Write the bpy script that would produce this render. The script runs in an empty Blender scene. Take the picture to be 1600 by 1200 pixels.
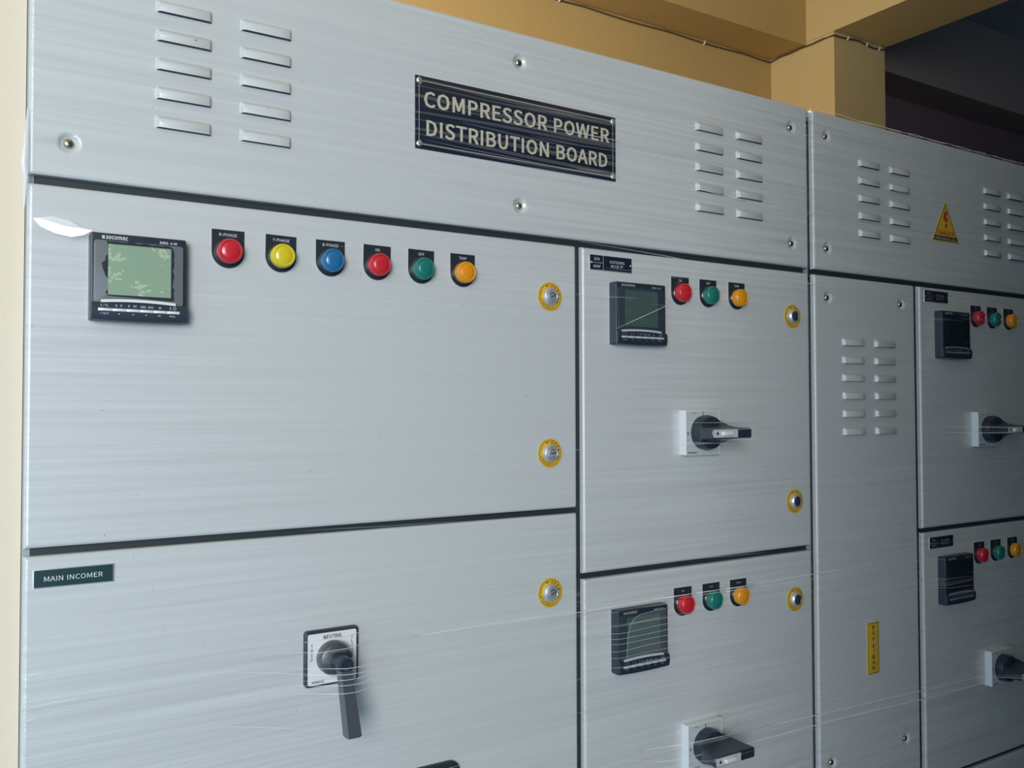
import bpy, math, random
from mathutils import Matrix, Vector

# ------------------------------------------------------------------ camera, world, lights
S = 1.012            # distance of the camera from the board's front plane (y = 0)
H0 = 1.5             # camera height; heights below are written relative to it
scene = bpy.context.scene
COL = scene.collection
R = math.radians

cam_d = bpy.data.cameras.new('camera')
cam_d.sensor_width = 36.0
cam_d.lens = 36.0 * 1411.4 / 1600.0
cam_d.clip_start = 0.02
cam = bpy.data.objects.new('camera', cam_d)
COL.objects.link(cam)
cam.matrix_world = (Matrix.Translation((0, -S, H0)) @ Matrix.Rotation(R(-32.518), 4, 'Z')
                    @ Matrix.Rotation(R(90 + 1.538), 4, 'X') @ Matrix.Rotation(R(-0.152), 4, 'Z'))
scene.camera = cam

world = bpy.data.worlds.new('world')
scene.world = world
world.use_nodes = True
bgn = world.node_tree.nodes['Background']
bgn.inputs['Color'].default_value = (0.50, 0.76, 1.0, 1)
bgn.inputs['Strength'].default_value = 1.2


def area(name, loc, target, sx, sy, power, color):
    l = bpy.data.lights.new(name, 'AREA')
    l.shape = 'RECTANGLE'; l.size = sx; l.size_y = sy
    l.energy = power; l.color = color
    o = bpy.data.objects.new(name, l)
    COL.objects.link(o)
    o.location = loc
    o.rotation_euler = (Vector(target) - Vector(loc)).to_track_quat('-Z', 'Y').to_euler()
    return o


area('daylight_opening', (-1.2, -2.6, H0 + 0.28), (0.5, 0.0, H0 - 0.05), 0.95, 1.4, 80, (1.0, 0.965, 0.945))
area('column_fill_light', (0.12, 0.44, H0 + 0.74), (2.3, 0.50, H0 + 1.12), 0.7, 0.35, 12, (1.0, 0.96, 0.88))  # added fill lamp, no window here; brightens the column and beams

scene.view_settings.view_transform = 'Standard'
scene.view_settings.look = 'None'
scene.view_settings.gamma = 1
scene.view_settings.use_curve_mapping = False
scene.view_settings.exposure = 0.0

random.seed(7)


# ------------------------------------------------------------------ materials
def srgb(r, g, b):
    f = lambda c: (c / 255 / 12.92) if c / 255 <= 0.04045 else ((c / 255 + 0.055) / 1.055) ** 2.4
    return (f(r), f(g), f(b), 1)


def pm(name, col, rough=0.5, metal=0.0, coat=0.0, coat_rough=0.1, alpha=None, trans=0.0, spec=0.5, noise=None, bump=None):
    m = bpy.data.materials.new(name)
    m.use_nodes = True
    nt = m.node_tree
    b = nt.nodes['Principled BSDF']
    b.inputs['Base Color'].default_value = col
    b.inputs['Roughness'].default_value = rough
    b.inputs['Metallic'].default_value = metal
    b.inputs['Coat Weight'].default_value = coat
    b.inputs['Coat Roughness'].default_value = coat_rough
    b.inputs['Transmission Weight'].default_value = trans
    b.inputs['Specular IOR Level'].default_value = spec
    if alpha is not None:
        b.inputs['Alpha'].default_value = alpha
    if noise or bump:
        tc = nt.nodes.new('ShaderNodeTexCoord')
    if noise:       # (scale, amount): gentle mottling of the base colour
        n = nt.nodes.new('ShaderNodeTexNoise'); n.inputs['Scale'].default_value = noise[0]; n.inputs['Detail'].default_value = 6
        mr = nt.nodes.new('ShaderNodeMapRange')
        mr.inputs['To Min'].default_value = 1 - noise[1]; mr.inputs['To Max'].default_value = 1 + noise[1]
        mx = nt.nodes.new('ShaderNodeVectorMath'); mx.operation = 'SCALE'
        mx.inputs[0].default_value = col[:3]
        nt.links.new(tc.outputs['Object'], n.inputs['Vector'])
        nt.links.new(n.outputs['Fac'], mr.inputs['Value'])
        nt.links.new(mr.outputs['Result'], mx.inputs['Scale'])
        nt.links.new(mx.outputs['Vector'], b.inputs['Base Color'])
    if bump:        # (scale, strength, distance)
        n = nt.nodes.new('ShaderNodeTexNoise'); n.inputs['Scale'].default_value = bump[0]; n.inputs['Detail'].default_value = 4
        bp = nt.nodes.new('ShaderNodeBump'); bp.inputs['Strength'].default_value = bump[1]; bp.inputs['Distance'].default_value = bump[2]
        nt.links.new(tc.outputs['Object'], n.inputs['Vector'])
        nt.links.new(n.outputs['Fac'], bp.inputs['Height'])
        nt.links.new(bp.outputs['Normal'], b.inputs['Normal'])
    return m


def paint_mat():
    """light grey powder coat with an orange-peel grain, under clinging stretch film whose fine stretch lines run along the board"""
    m = pm('light_grey_powder_coat', (0.50, 0.54, 0.545, 1), 0.42)
    nt = m.node_tree; N = nt.nodes; Lk = nt.links
    b = N['Principled BSDF']
    geo = N.new('ShaderNodeNewGeometry')

    def mapped(scale, rot=(0, 0, 0)):
        mp = N.new('ShaderNodeMapping'); mp.inputs['Scale'].default_value = scale; mp.inputs['Rotation'].default_value = rot
        Lk.new(geo.outputs['Position'], mp.inputs['Vector'])
        return mp

    def noise(mp, scale, det=3, rough=0.5, dist=0.0):
        n = N.new('ShaderNodeTexNoise'); n.inputs['Scale'].default_value = scale
        n.inputs['Detail'].default_value = det; n.inputs['Roughness'].default_value = rough
        n.inputs['Distortion'].default_value = dist
        Lk.new(mp.outputs['Vector'], n.inputs['Vector'])
        return n
    grain = noise(mapped((1, 1, 1)), 420, 2)
    st1 = noise(mapped((1.6, 1, 85), (0, R(-1.2), 0)), 1.0, 5, 0.6)
    st2 = noise(mapped((3.0, 1, 260), (0, R(0.8), 0)), 1.0, 3, 0.6)
    zone = noise(mapped((2.2, 1, 5)), 1.0, 2)
    wav = noise(mapped((2.0, 1, 9)), 1.0, 2)
    ramp = N.new('ShaderNodeMapRange'); ramp.inputs['From Min'].default_value = 0.36; ramp.inputs['From Max'].default_value = 0.62
    ramp.inputs['To Min'].default_value = 0.35; ramp.inputs['To Max'].default_value = 1.0
    Lk.new(zone.outputs['Fac'], ramp.inputs['Value'])
    ad = N.new('ShaderNodeMath'); ad.operation = 'MULTIPLY_ADD'; ad.inputs[1].default_value = 0.35
    Lk.new(st2.outputs['Fac'], ad.inputs[0]); Lk.new(st1.outputs['Fac'], ad.inputs[2])
    mu = N.new('ShaderNodeMath'); mu.operation = 'MULTIPLY'
    Lk.new(ad.outputs[0], mu.inputs[0]); Lk.new(ramp.outputs['Result'], mu.inputs[1])
    b1 = N.new('ShaderNodeBump'); b1.inputs['Strength'].default_value = 0.12; b1.inputs['Distance'].default_value = 0.0006
    Lk.new(grain.outputs['Fac'], b1.inputs['Height'])
    b2 = N.new('ShaderNodeBump'); b2.inputs['Strength'].default_value = 0.8; b2.inputs['Distance'].default_value = 0.003
    Lk.new(mu.outputs[0], b2.inputs['Height'])
    b3 = N.new('ShaderNodeBump'); b3.inputs['Strength'].default_value = 0.4; b3.inputs['Distance'].default_value = 0.02
    Lk.new(wav.outputs['Fac'], b3.inputs['Height']); Lk.new(b3.outputs['Normal'], b2.inputs['Normal'])
    Lk.new(b1.outputs['Normal'], b.inputs['Normal'])
    b.inputs['Coat Weight'].default_value = 0.9
    b.inputs['Coat Roughness'].default_value = 0.2
    Lk.new(b2.outputs['Normal'], b.inputs['Coat Normal'])
    # streaky reflections and haze of the film put into the base colour, and a few specks of dirt
    st3 = noise(mapped((1.8, 1, 150), (0, R(-0.6), 0)), 1.0, 4, 0.65)
    mr = N.new('ShaderNodeMapRange'); mr.inputs['From Min'].default_value = 0.30; mr.inputs['From Max'].default_value = 0.70
    mr.inputs['To Min'].default_value = -0.13; mr.inputs['To Max'].default_value = 0.13
    Lk.new(st3.outputs['Fac'], mr.inputs['Value'])
    z3 = noise(mapped((1.3, 1, 3.0)), 1.0, 1)
    rz = N.new('ShaderNodeMapRange'); rz.inputs['From Min'].default_value = 0.35; rz.inputs['From Max'].default_value = 0.60
    rz.inputs['To Min'].default_value = 0.10; rz.inputs['To Max'].default_value = 1.0
    Lk.new(z3.outputs['Fac'], rz.inputs['Value'])
    fx = N.new('ShaderNodeMath'); fx.operation = 'MULTIPLY_ADD'; fx.inputs[2].default_value = 1.0
    Lk.new(mr.outputs['Result'], fx.inputs[0]); Lk.new(rz.outputs['Result'], fx.inputs[1])
    sp = noise(mapped((1, 1, 1)), 260, 1)
    z2 = noise(mapped((1, 1, 1)), 9, 1)
    g1 = N.new('ShaderNodeMath'); g1.operation = 'GREATER_THAN'; g1.inputs[1].default_value = 0.85
    g2 = N.new('ShaderNodeMath'); g2.operation = 'MULTIPLY_ADD'; g2.inputs[1].default_value = 0.12
    Lk.new(z2.outputs['Fac'], g2.inputs[0]); Lk.new(sp.outputs['Fac'], g2.inputs[2]); Lk.new(g2.outputs[0], g1.inputs[0])
    sub = N.new('ShaderNodeMath'); sub.operation = 'MULTIPLY_ADD'; sub.inputs[1].default_value = -0.6
    Lk.new(g1.outputs[0], sub.inputs[0]); Lk.new(fx.outputs[0], sub.inputs[2])
    vm = N.new('ShaderNodeVectorMath'); vm.operation = 'SCALE'; vm.inputs[0].default_value = b.inputs['Base Color'].default_value[:3]
    Lk.new(sub.outputs[0], vm.inputs['Scale']); Lk.new(vm.outputs['Vector'], b.inputs['Base Color'])
    return m


def bubble_mat(name, base, blob):
    m = pm(name, base, 0.3)
    nt = m.node_tree; N = nt.nodes; Lk = nt.links
    b = N['Principled BSDF']
    tc = N.new('ShaderNodeTexCoord')
    vo = N.new('ShaderNodeTexVoronoi'); vo.inputs['Scale'].default_value = 230
    no = N.new('ShaderNodeTexNoise'); no.inputs['Scale'].default_value = 45; no.inputs['Detail'].default_value = 2
    mp = N.new('ShaderNodeMapping'); mp.inputs['Scale'].default_value = (0.8, 1, 1.1)
    Lk.new(tc.outputs['Object'], mp.inputs['Vector'])
    Lk.new(mp.outputs['Vector'], vo.inputs['Vector']); Lk.new(mp.outputs['Vector'], no.inputs['Vector'])
    th = N.new('ShaderNodeMapRange'); th.inputs['From Min'].default_value = 0.40; th.inputs['From Max'].default_value = 0.66
    th.inputs['To Min'].default_value = 0.0; th.inputs['To Max'].default_value = 0.7
    Lk.new(no.outputs['Fac'], th.inputs['Value'])
    lt = N.new('ShaderNodeMath'); lt.operation = 'LESS_THAN'
    Lk.new(vo.outputs['Distance'], lt.inputs[0]); Lk.new(th.outputs['Result'], lt.inputs[1])
    mx = N.new('ShaderNodeMix'); mx.data_type = 'RGBA'
    mx.inputs[6].default_value = base; mx.inputs[7].default_value = blob
    Lk.new(lt.outputs[0], mx.inputs[0]); Lk.new(mx.outputs[2], b.inputs['Base Color'])
    return m


PAINT = paint_mat()
BODY = pm('cabinet_frame_paint', (0.30, 0.35, 0.37, 1), 0.5)
GASKET = pm('dark_gasket', (0.020, 0.030, 0.036, 1), 0.5)
SLOT = pm('slot_shade_tone', (0.02, 0.03, 0.035, 1), 0.7)  # dark colour stands in for shade in louver openings and slots
STEEL = pm('zinc_screw', (0.55, 0.52, 0.40, 1), 0.28, 1.0)
CHROME = pm('satin_chrome', (0.72, 0.75, 0.78, 1), 0.34, 0.75)
DCHROME = pm('dark_lock_core', (0.10, 0.12, 0.15, 1), 0.25, 0.7)
BLACK = pm('black_plastic', (0.018, 0.024, 0.034, 1), 0.35, coat=0.5)
NAVY = pm('blue_black_plastic', (0.016, 0.027, 0.044, 1), 0.42, coat=0.25, coat_rough=0.25)
GRIP = pm('grey_black_grip', (0.05, 0.062, 0.075, 1), 0.4, coat=0.5, coat_rough=0.25, bump=(220, 0.3, 0.001))
SIGN = pm('engraved_sign_black', (0.010, 0.016, 0.032, 1), 0.3, coat=0.6, coat_rough=0.2)
SIGNGREEN = pm('engraved_sign_green_black', (0.010, 0.040, 0.045, 1), 0.35)
CREAMTXT = pm('engraved_cream_lettering', (0.46, 0.44, 0.34, 1), 0.5)
WHITETXT = pm('white_lettering', (0.62, 0.66, 0.68, 1), 0.5)
GREYTXT = pm('grey_lettering', (0.30, 0.34, 0.37, 1), 0.5)
BLACKTXT = pm('black_lettering', (0.012, 0.014, 0.02, 1), 0.5)
ALU = pm('aluminium_edge', (0.60, 0.63, 0.64, 1), 0.35, 0.6)
WHITEPL = pm('white_plastic', (0.66, 0.70, 0.71, 1), 0.35, coat=0.3)
GREYPL = pm('pale_grey_dial', (0.44, 0.50, 0.50, 1), 0.45)
LENSGREY = pm('grey_film_over_lens', (0.135, 0.155, 0.165, 1), 0.35, coat=0.4)
LENSDARK = pm('dark_meter_lens', (0.030, 0.046, 0.060, 1), 0.22, coat=0.4)
LCDPALE = bubble_mat('pale_green_screen_with_bubbles', (0.235, 0.345, 0.245, 1), (0.37, 0.46, 0.33, 1))
LCDDARK = bubble_mat('dark_green_screen', (0.050, 0.088, 0.080, 1), (0.062, 0.102, 0.09, 1))
LCDBLACK = pm('unlit_screen', (0.012, 0.02, 0.03, 1), 0.2)
YELLOW = pm('yellow_sticker', (0.62, 0.40, 0.035, 1), 0.4, noise=(60, 0.06))
RED = pm('red_print', (0.42, 0.02, 0.02, 1), 0.5)
LR = pm('red_lens', (0.50, 0.018, 0.03, 1), 0.3, coat=0.4, coat_rough=0.25, bump=(30, 0.2, 0.001))
LY = pm('yellow_lens', (0.60, 0.50, 0.02, 1), 0.3, coat=0.4, coat_rough=0.25)
LB = pm('blue_lens', (0.015, 0.13, 0.30, 1), 0.3, coat=0.4, coat_rough=0.25)
LG = pm('green_lens', (0.01, 0.16, 0.13, 1), 0.3, coat=0.4, coat_rough=0.25)
LA = pm('amber_lens', (0.68, 0.27, 0.01, 1), 0.3, coat=0.4, coat_rough=0.25)


# ------------------------------------------------------------------ mesh helpers
# plain sans-serif letter shapes: character -> (advance, outline points, triangles), in 1/1000 em; regular weight
GLYPHS = {
 'r': {
  'A': (426, '3 0 68 0 118 157 305 157 354 0 423 0 249 513 176 513 134 208 159 287 185 373 210 461 213 461 238 373 265 287 289 208', '0 11 7 11 6 7 11 12 6 12 5 6 0 10 11 13 5 12 14 5 13 0 9 10 0 8 9 15 5 14 0 2 8 2 15 8 2 3 15 3 5 15 0 1 2 4 5 3'),
  'B': (460, '71 0 234 0 374 37 429 151 399 234 324 273 324 277 380 319 399 388 350 485 223 513 71 513 135 296 135 462 214 462 305 443 335 380 307 318 211 296 135 52 135 245 225 245 329 223 365 153 328 76 225 52', '0 13 11 13 10 11 13 9 10 13 14 9 14 15 9 15 8 9 0 12 13 16 8 15 16 7 8 17 7 16 17 6 7 18 6 17 0 20 12 20 18 12 20 6 18 20 5 6 20 21 5 21 4 5 0 19 20 22 4 21 22 3 4 23 3 22 24 3 23 24 2 3 25 2 24 0 25 19 0 2 25 0 1 2'),
  'C': (447, '264 -9 353 10 422 64 386 106 332 63 267 48 150 104 107 258 152 410 269 466 328 452 374 417 409 459 351 503 268 522 106 452 41 256 104 61', '15 13 14 15 9 13 9 12 13 15 8 9 10 12 9 10 11 12 16 8 15 16 7 8 16 6 7 17 6 16 4 2 3 17 5 6 4 1 2 5 1 4 0 5 17 0 1 5'),
  'D': (482, '71 0 202 0 379 68 440 258 379 447 199 513 71 513 135 53 135 461 193 461 329 408 374 258 329 107 193 53', '0 8 6 8 5 6 8 9 5 9 4 5 0 7 8 10 4 9 10 3 4 11 3 10 12 3 11 12 2 3 13 2 12 13 1 2 0 13 7 0 1 13'),
  'E': (412, '71 0 374 0 374 55 135 55 135 242 330 242 330 298 135 298 135 459 366 459 366 513 71 513', '0 8 11 8 10 11 8 9 10 0 7 8 0 4 7 4 6 7 4 5 6 0 3 4 0 2 3 0 1 2'),
  'F': (387, '71 0 135 0 135 230 331 230 331 285 135 285 135 459 366 459 366 513 71 513', '0 6 9 6 8 9 6 7 8 0 5 6 0 2 5 2 4 5 2 3 4 0 1 2'),
  'G': (482, '272 -9 365 8 431 50 431 266 262 266 262 212 371 212 371 78 331 56 279 48 152 104 107 258 154 410 278 466 343 452 389 417 424 459 366 502 276 522 107 452 41 256 106 61', '19 17 18 19 13 17 13 16 17 19 12 13 14 16 13 14 15 16 20 12 19 20 11 12 5 3 4 5 6 3 6 2 3 20 10 11 21 10 20 7 2 6 21 9 10 8 2 7 0 9 21 9 2 8 9 1 2 0 1 9'),
  'H': (510, '71 0 135 0 135 242 375 242 375 0 440 0 440 513 375 513 375 298 135 298 135 513 71 513', '0 10 11 0 9 10 8 6 7 8 5 6 0 2 9 2 8 9 2 3 8 3 5 8 0 1 2 4 5 3'),
  'I': (205, '71 0 135 0 135 513 71 513', '0 2 3 0 1 2'),
  'K': (452, '71 0 135 0 135 162 223 268 377 0 450 0 264 319 425 513 352 513 137 256 135 256 135 513 71 513', '0 11 12 0 10 11 9 7 8 9 6 7 9 3 6 3 5 6 9 2 3 4 5 3 0 9 10 0 2 9 0 1 2'),
  'L': (380, '71 0 360 0 360 55 135 55 135 513 71 513', '0 4 5 0 3 4 0 2 3 0 1 2'),
  'M': (569, '71 0 129 0 129 284 126 360 120 436 123 436 165 319 262 52 305 52 402 319 443 436 446 436 441 360 438 284 438 0 498 0 498 513 420 513 322 239 305 185 286 132 284 132 265 185 246 239 148 513 71 513', '0 4 25 4 24 25 4 5 24 5 23 24 18 10 17 10 16 17 10 11 16 11 15 16 0 3 4 6 23 5 18 9 10 12 15 11 0 2 3 13 15 12 7 23 6 18 8 9 0 1 2 14 15 13 7 22 23 19 8 18 7 21 22 20 8 19 7 20 21 7 8 20'),
  'N': (506, '71 0 132 0 132 270 129 351 124 430 127 430 182 324 369 0 436 0 436 513 374 513 374 246 377 164 383 84 380 84 324 190 137 513 71 513', '0 4 17 4 16 17 4 5 16 5 15 16 11 9 10 11 8 9 0 3 4 6 15 5 0 2 3 7 15 6 0 1 2 12 8 11 7 14 15 13 8 12 7 13 14 7 8 13'),
  'O': (520, '260 -9 418 63 479 258 418 452 260 522 102 452 41 258 102 63 260 48 149 105 107 258 149 410 260 466 371 410 412 258 371 105', '5 12 4 12 3 4 5 11 12 13 3 12 6 11 5 13 2 3 6 10 11 14 2 13 7 10 6 7 9 10 15 2 14 15 1 2 7 8 9 8 1 15 8 0 1 0 8 7'),
  'P': (443, '71 0 135 0 135 204 220 204 357 243 409 363 356 480 217 513 71 513 135 257 135 461 209 461 310 440 345 363 312 282 211 257', '0 10 8 10 7 8 10 6 7 10 11 6 11 12 6 12 5 6 0 9 10 13 5 12 14 5 13 14 4 5 15 4 14 0 2 9 2 15 9 2 4 15 2 3 4 0 1 2'),
  'R': (445, '135 270 135 461 221 461 314 440 346 370 314 294 221 270 352 0 425 0 295 225 379 273 410 370 360 481 231 513 71 513 71 0 135 0 135 218 228 218', '15 1 14 1 13 14 1 12 13 1 2 12 2 3 12 3 11 12 15 0 1 4 11 3 5 11 4 5 10 11 6 10 5 6 9 10 15 17 0 17 6 0 17 9 6 17 18 9 18 8 9 15 16 17 7 8 18'),
  'S': (417, '213 -9 340 33 387 137 357 224 282 274 209 305 151 336 123 391 149 446 219 466 284 453 336 418 370 459 304 505 219 522 103 484 57 387 92 300 162 255 235 223 297 189 321 131 293 71 214 48 137 65 72 111 34 67 112 11', '15 13 14 15 12 13 16 8 15 8 9 15 9 12 15 10 12 9 10 11 12 16 7 8 16 6 7 17 6 16 17 5 6 17 4 5 18 4 17 18 3 4 19 3 18 19 20 3 20 2 3 21 2 20 21 1 2 22 1 21 26 24 25 23 1 22 27 24 26 27 23 24 27 1 23 27 0 1'),
  'T': (419, '177 0 242 0 242 459 398 459 398 513 22 513 22 459 177 459', '6 4 5 6 3 4 7 3 6 0 2 7 2 3 7 0 1 2'),
  'U': (505, '253 -9 384 39 437 211 437 513 375 513 375 210 339 83 253 48 168 83 133 210 133 513 69 513 69 211 121 39', '12 10 11 12 9 10 5 3 4 5 2 3 13 9 12 5 1 2 13 8 9 6 1 5 13 7 8 7 1 6 13 1 7 13 0 1'),
  'V': (403, '165 0 239 0 403 513 337 513 254 235 230 151 204 66 202 66 176 151 152 235 69 513 1 513', '0 10 11 0 9 10 4 2 3 4 1 2 0 8 9 5 1 4 0 7 8 6 1 5 0 6 7 0 1 6'),
  'W': (615, '127 0 204 0 280 310 293 369 306 426 309 426 321 369 334 310 412 0 490 0 596 513 534 513 479 234 465 151 451 67 447 67 429 151 410 234 339 513 279 513 209 234 190 151 172 67 169 67 154 151 139 234 85 513 18 513', '0 26 27 0 25 26 20 18 19 20 4 18 4 5 18 5 17 18 12 10 11 12 9 10 20 3 4 6 17 5 20 2 3 7 17 6 20 1 2 8 17 7 0 24 25 21 1 20 8 16 17 13 9 12 8 15 16 0 23 24 22 1 21 14 9 13 0 22 23 0 1 22 8 14 15 8 9 14'),
  'X': (401, '12 0 81 0 154 139 174 178 195 222 198 222 222 178 242 139 319 0 390 0 239 262 380 513 312 513 243 382 225 347 207 307 204 307 182 347 163 382 93 513 22 513 162 265', '21 19 20 21 18 19 13 11 12 13 10 11 21 17 18 14 10 13 21 16 17 15 10 14 21 15 16 21 10 15 0 4 21 4 10 21 4 5 10 5 9 10 0 3 4 6 9 5 0 2 3 7 9 6 0 1 2 8 9 7'),
  'Y': (372, '153 0 218 0 218 199 373 513 305 513 239 368 214 312 188 256 185 256 159 312 134 368 68 513 -1 513 153 199', '13 11 12 13 10 11 5 3 4 5 2 3 13 9 10 6 2 5 13 8 9 7 2 6 13 7 8 13 2 7 0 2 13 0 1 2'),
  'a': (394, '152 -9 219 7 278 46 280 46 286 0 338 0 338 234 307 347 207 390 122 374 57 340 82 296 134 324 196 337 259 307 275 241 97 194 41 99 73 19 170 43 122 57 103 103 141 163 275 198 275 92 222 55', '9 7 8 10 7 9 10 13 7 13 14 7 14 6 7 11 12 10 12 13 10 15 6 14 16 6 15 16 23 6 23 5 6 16 22 23 24 5 23 17 22 16 17 21 22 17 20 21 18 20 17 25 3 24 3 5 24 18 19 20 19 2 25 2 3 25 19 1 2 4 5 3 18 1 19 0 1 18'),
  'c': (357, '214 -9 280 4 338 39 310 82 269 55 220 44 135 84 102 190 136 296 222 336 263 327 298 303 330 345 283 377 219 390 91 337 36 190 88 43', '15 13 14 15 12 13 15 9 12 9 10 12 10 11 12 16 8 15 8 9 15 16 7 8 17 7 16 17 6 7 17 5 6 4 2 3 5 2 4 17 2 5 0 2 17 0 1 2'),
  'e': (388, '218 -9 288 2 343 29 321 72 276 50 225 42 137 78 99 175 356 175 358 192 359 211 319 341 207 390 89 336 36 190 89 43 99 221 136 308 208 339 278 309 303 221', '13 11 12 13 18 11 18 19 11 19 10 11 13 17 18 14 17 13 20 10 19 14 16 17 14 20 16 14 10 20 14 9 10 14 8 9 15 7 14 7 8 14 15 6 7 15 5 6 4 2 3 5 2 4 0 5 15 0 2 5 0 1 2'),
  'm': (648, '64 0 129 0 129 276 179 320 224 334 278 310 295 232 295 0 359 0 359 276 409 320 454 334 508 310 525 232 525 0 589 0 589 241 561 352 474 390 408 370 348 317 312 370 243 390 179 371 125 325 123 325 117 380 64 380', '23 21 22 19 17 18 0 26 27 0 25 26 24 21 23 24 4 21 4 20 21 20 17 19 20 11 17 11 12 17 12 16 17 24 3 4 5 20 4 20 10 11 0 24 25 0 2 24 2 3 24 20 9 10 5 9 20 6 9 5 13 16 12 0 1 2 6 8 9 13 15 16 7 8 6 14 15 13'),
  'o': (424, '212 -9 335 43 388 190 335 337 212 390 89 337 36 190 89 43 212 44 133 84 102 190 133 296 212 336 292 296 323 190 292 84', '5 3 4 6 11 5 11 12 5 12 3 5 12 13 3 13 2 3 6 10 11 14 2 13 7 10 6 7 9 10 15 2 14 15 1 2 8 1 15 7 8 9 7 1 8 0 1 7'),
  's': (328, '164 -9 266 24 302 104 265 181 186 219 129 245 104 285 122 324 175 340 221 331 261 307 292 347 240 377 174 390 78 359 43 282 79 210 154 172 213 145 241 100 222 58 166 41 105 53 53 86 22 43 86 6', '14 12 13 14 11 12 15 7 14 7 8 14 8 11 14 8 9 11 9 10 11 15 6 7 15 5 6 16 5 15 16 4 5 16 3 4 17 3 16 17 18 3 18 2 3 19 2 18 19 1 2 20 1 19 24 22 23 21 1 20 24 21 22 25 21 24 25 1 21 25 0 1'),
  '0': (389, '195 -9 311 57 354 258 311 457 195 522 78 457 35 258 78 57 195 43 124 94 97 258 124 421 195 472 265 421 293 258 265 94', '5 12 4 12 3 4 5 11 12 13 3 12 6 11 5 13 2 3 6 10 11 14 2 13 7 10 6 7 9 10 15 2 14 15 1 2 7 8 9 8 1 15 8 0 1 0 8 7'),
  '1': (389, '62 0 343 0 343 53 240 53 240 513 191 513 145 492 85 477 85 436 176 436 176 53 62 53', '6 4 5 6 9 4 9 3 4 7 9 6 8 9 7 10 3 9 0 10 11 0 3 10 0 2 3 0 1 2'),
  '3': (389, '184 -9 301 30 349 137 318 223 241 268 241 271 307 316 332 394 290 489 182 522 103 505 39 461 74 421 122 457 180 471 244 448 267 389 236 320 125 291 125 242 249 214 284 139 255 70 180 44 106 62 53 103 20 62 85 12', '10 8 9 11 8 10 11 14 8 14 15 8 15 7 8 11 13 14 12 13 11 16 7 15 16 6 7 17 6 16 18 6 17 18 5 6 19 5 18 19 4 5 19 3 4 20 3 19 20 2 3 21 2 20 22 2 21 22 1 2 26 24 25 23 1 22 26 23 24 27 23 26 27 1 23 27 0 1'),
  '4': (389, '238 0 298 0 298 141 367 141 367 193 298 193 298 513 228 513 14 183 14 141 238 141 238 193 81 193 197 368 219 406 239 443 242 443 239 396 238 350', '8 6 7 8 15 6 15 16 6 16 5 6 8 14 15 17 5 16 8 13 14 18 5 17 8 12 13 11 5 18 8 11 12 8 5 11 8 4 5 8 3 4 9 3 8 10 3 9 0 2 10 2 3 10 0 1 2'),
  '5': (389, '183 -9 300 37 352 167 306 291 197 331 155 325 120 310 133 459 326 459 326 513 77 513 60 274 95 252 135 275 180 282 257 251 286 165 255 77 177 44 103 61 51 101 19 59 84 12', '11 7 10 7 9 10 7 8 9 11 6 7 5 3 4 6 3 5 11 3 6 11 14 3 14 15 3 15 2 3 11 13 14 11 12 13 16 2 15 16 1 2 17 1 16 21 19 20 18 1 17 21 18 19 22 18 21 22 1 18 22 0 1'),
  '6': (389, '211 -9 315 37 359 158 320 279 216 319 154 302 99 257 140 423 232 470 277 459 313 431 349 470 298 508 229 522 97 459 39 245 88 54 101 206 154 256 205 271 275 240 298 158 273 73 211 41 134 84', '14 12 13 14 8 12 8 11 12 14 7 8 9 11 8 9 10 11 15 7 14 15 6 7 5 3 4 6 19 5 19 3 5 19 20 3 20 2 3 6 18 19 15 18 6 15 17 18 16 17 15 21 2 20 16 24 17 22 2 21 22 1 2 16 23 24 23 1 22 0 23 16 0 1 23'),
  '7': (389, '139 0 205 0 238 255 356 475 356 513 34 513 34 459 284 459 177 250', '6 4 5 6 3 4 6 7 3 7 2 3 8 2 7 8 1 2 0 1 8'),
  '8': (389, '196 -9 312 29 356 123 330 208 270 258 270 262 316 313 338 386 301 483 197 521 97 485 57 391 77 321 126 272 126 270 62 215 32 127 78 29 231 279 150 321 115 391 138 451 197 473 261 447 284 382 270 328 197 39 120 65 89 133 109 200 160 249 255 202 296 125 268 63', '10 8 9 11 21 10 21 22 10 22 8 10 22 23 8 23 7 8 11 20 21 24 7 23 12 20 11 12 19 20 24 6 7 25 6 24 18 6 25 13 19 12 13 18 19 18 5 6 13 5 18 14 5 13 15 30 14 30 5 14 30 4 5 30 3 4 15 29 30 31 3 30 16 29 15 31 2 3 32 2 31 16 28 29 16 27 28 17 27 16 33 2 32 33 1 2 17 26 27 26 1 33 17 1 26 0 1 17'),
  '9': (389, '165 -9 294 57 351 279 301 462 178 522 74 477 31 356 70 236 172 195 236 212 291 257 249 91 162 44 115 55 76 83 41 43 92 6 290 311 236 258 183 242 114 273 91 356 116 441 179 473 256 431', '5 23 4 23 3 4 6 22 5 22 23 5 24 3 23 24 2 3 6 21 22 17 2 24 7 21 6 7 20 21 18 2 17 18 10 2 10 1 2 7 19 20 19 10 18 19 9 10 11 1 10 7 9 19 8 9 7 12 1 11 15 13 14 12 0 1 15 12 13 15 0 12 16 0 15'),
  '-': (243, '32 172 211 172 211 221 32 221', '0 2 3 0 1 2'),
  '.': (195, '97 -9 130 4 144 39 130 75 97 88 65 75 51 39 65 4', '5 3 4 6 3 5 6 2 3 7 2 6 7 1 2 7 0 1'),
  '°': (259, '130 336 198 363 228 436 198 508 130 536 61 508 32 436 61 363 130 372 87 390 71 436 87 482 130 501 173 482 189 436 173 390', '5 3 4 6 11 5 11 12 5 12 3 5 12 13 3 13 2 3 6 10 11 14 2 13 7 10 6 7 9 10 15 2 14 15 1 2 7 8 9 8 1 15 7 1 8 0 1 7'),
  '/': (275, '8 -125 55 -125 264 556 218 556', '0 2 3 0 1 2'),
 },
}
_txt = {}


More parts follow.
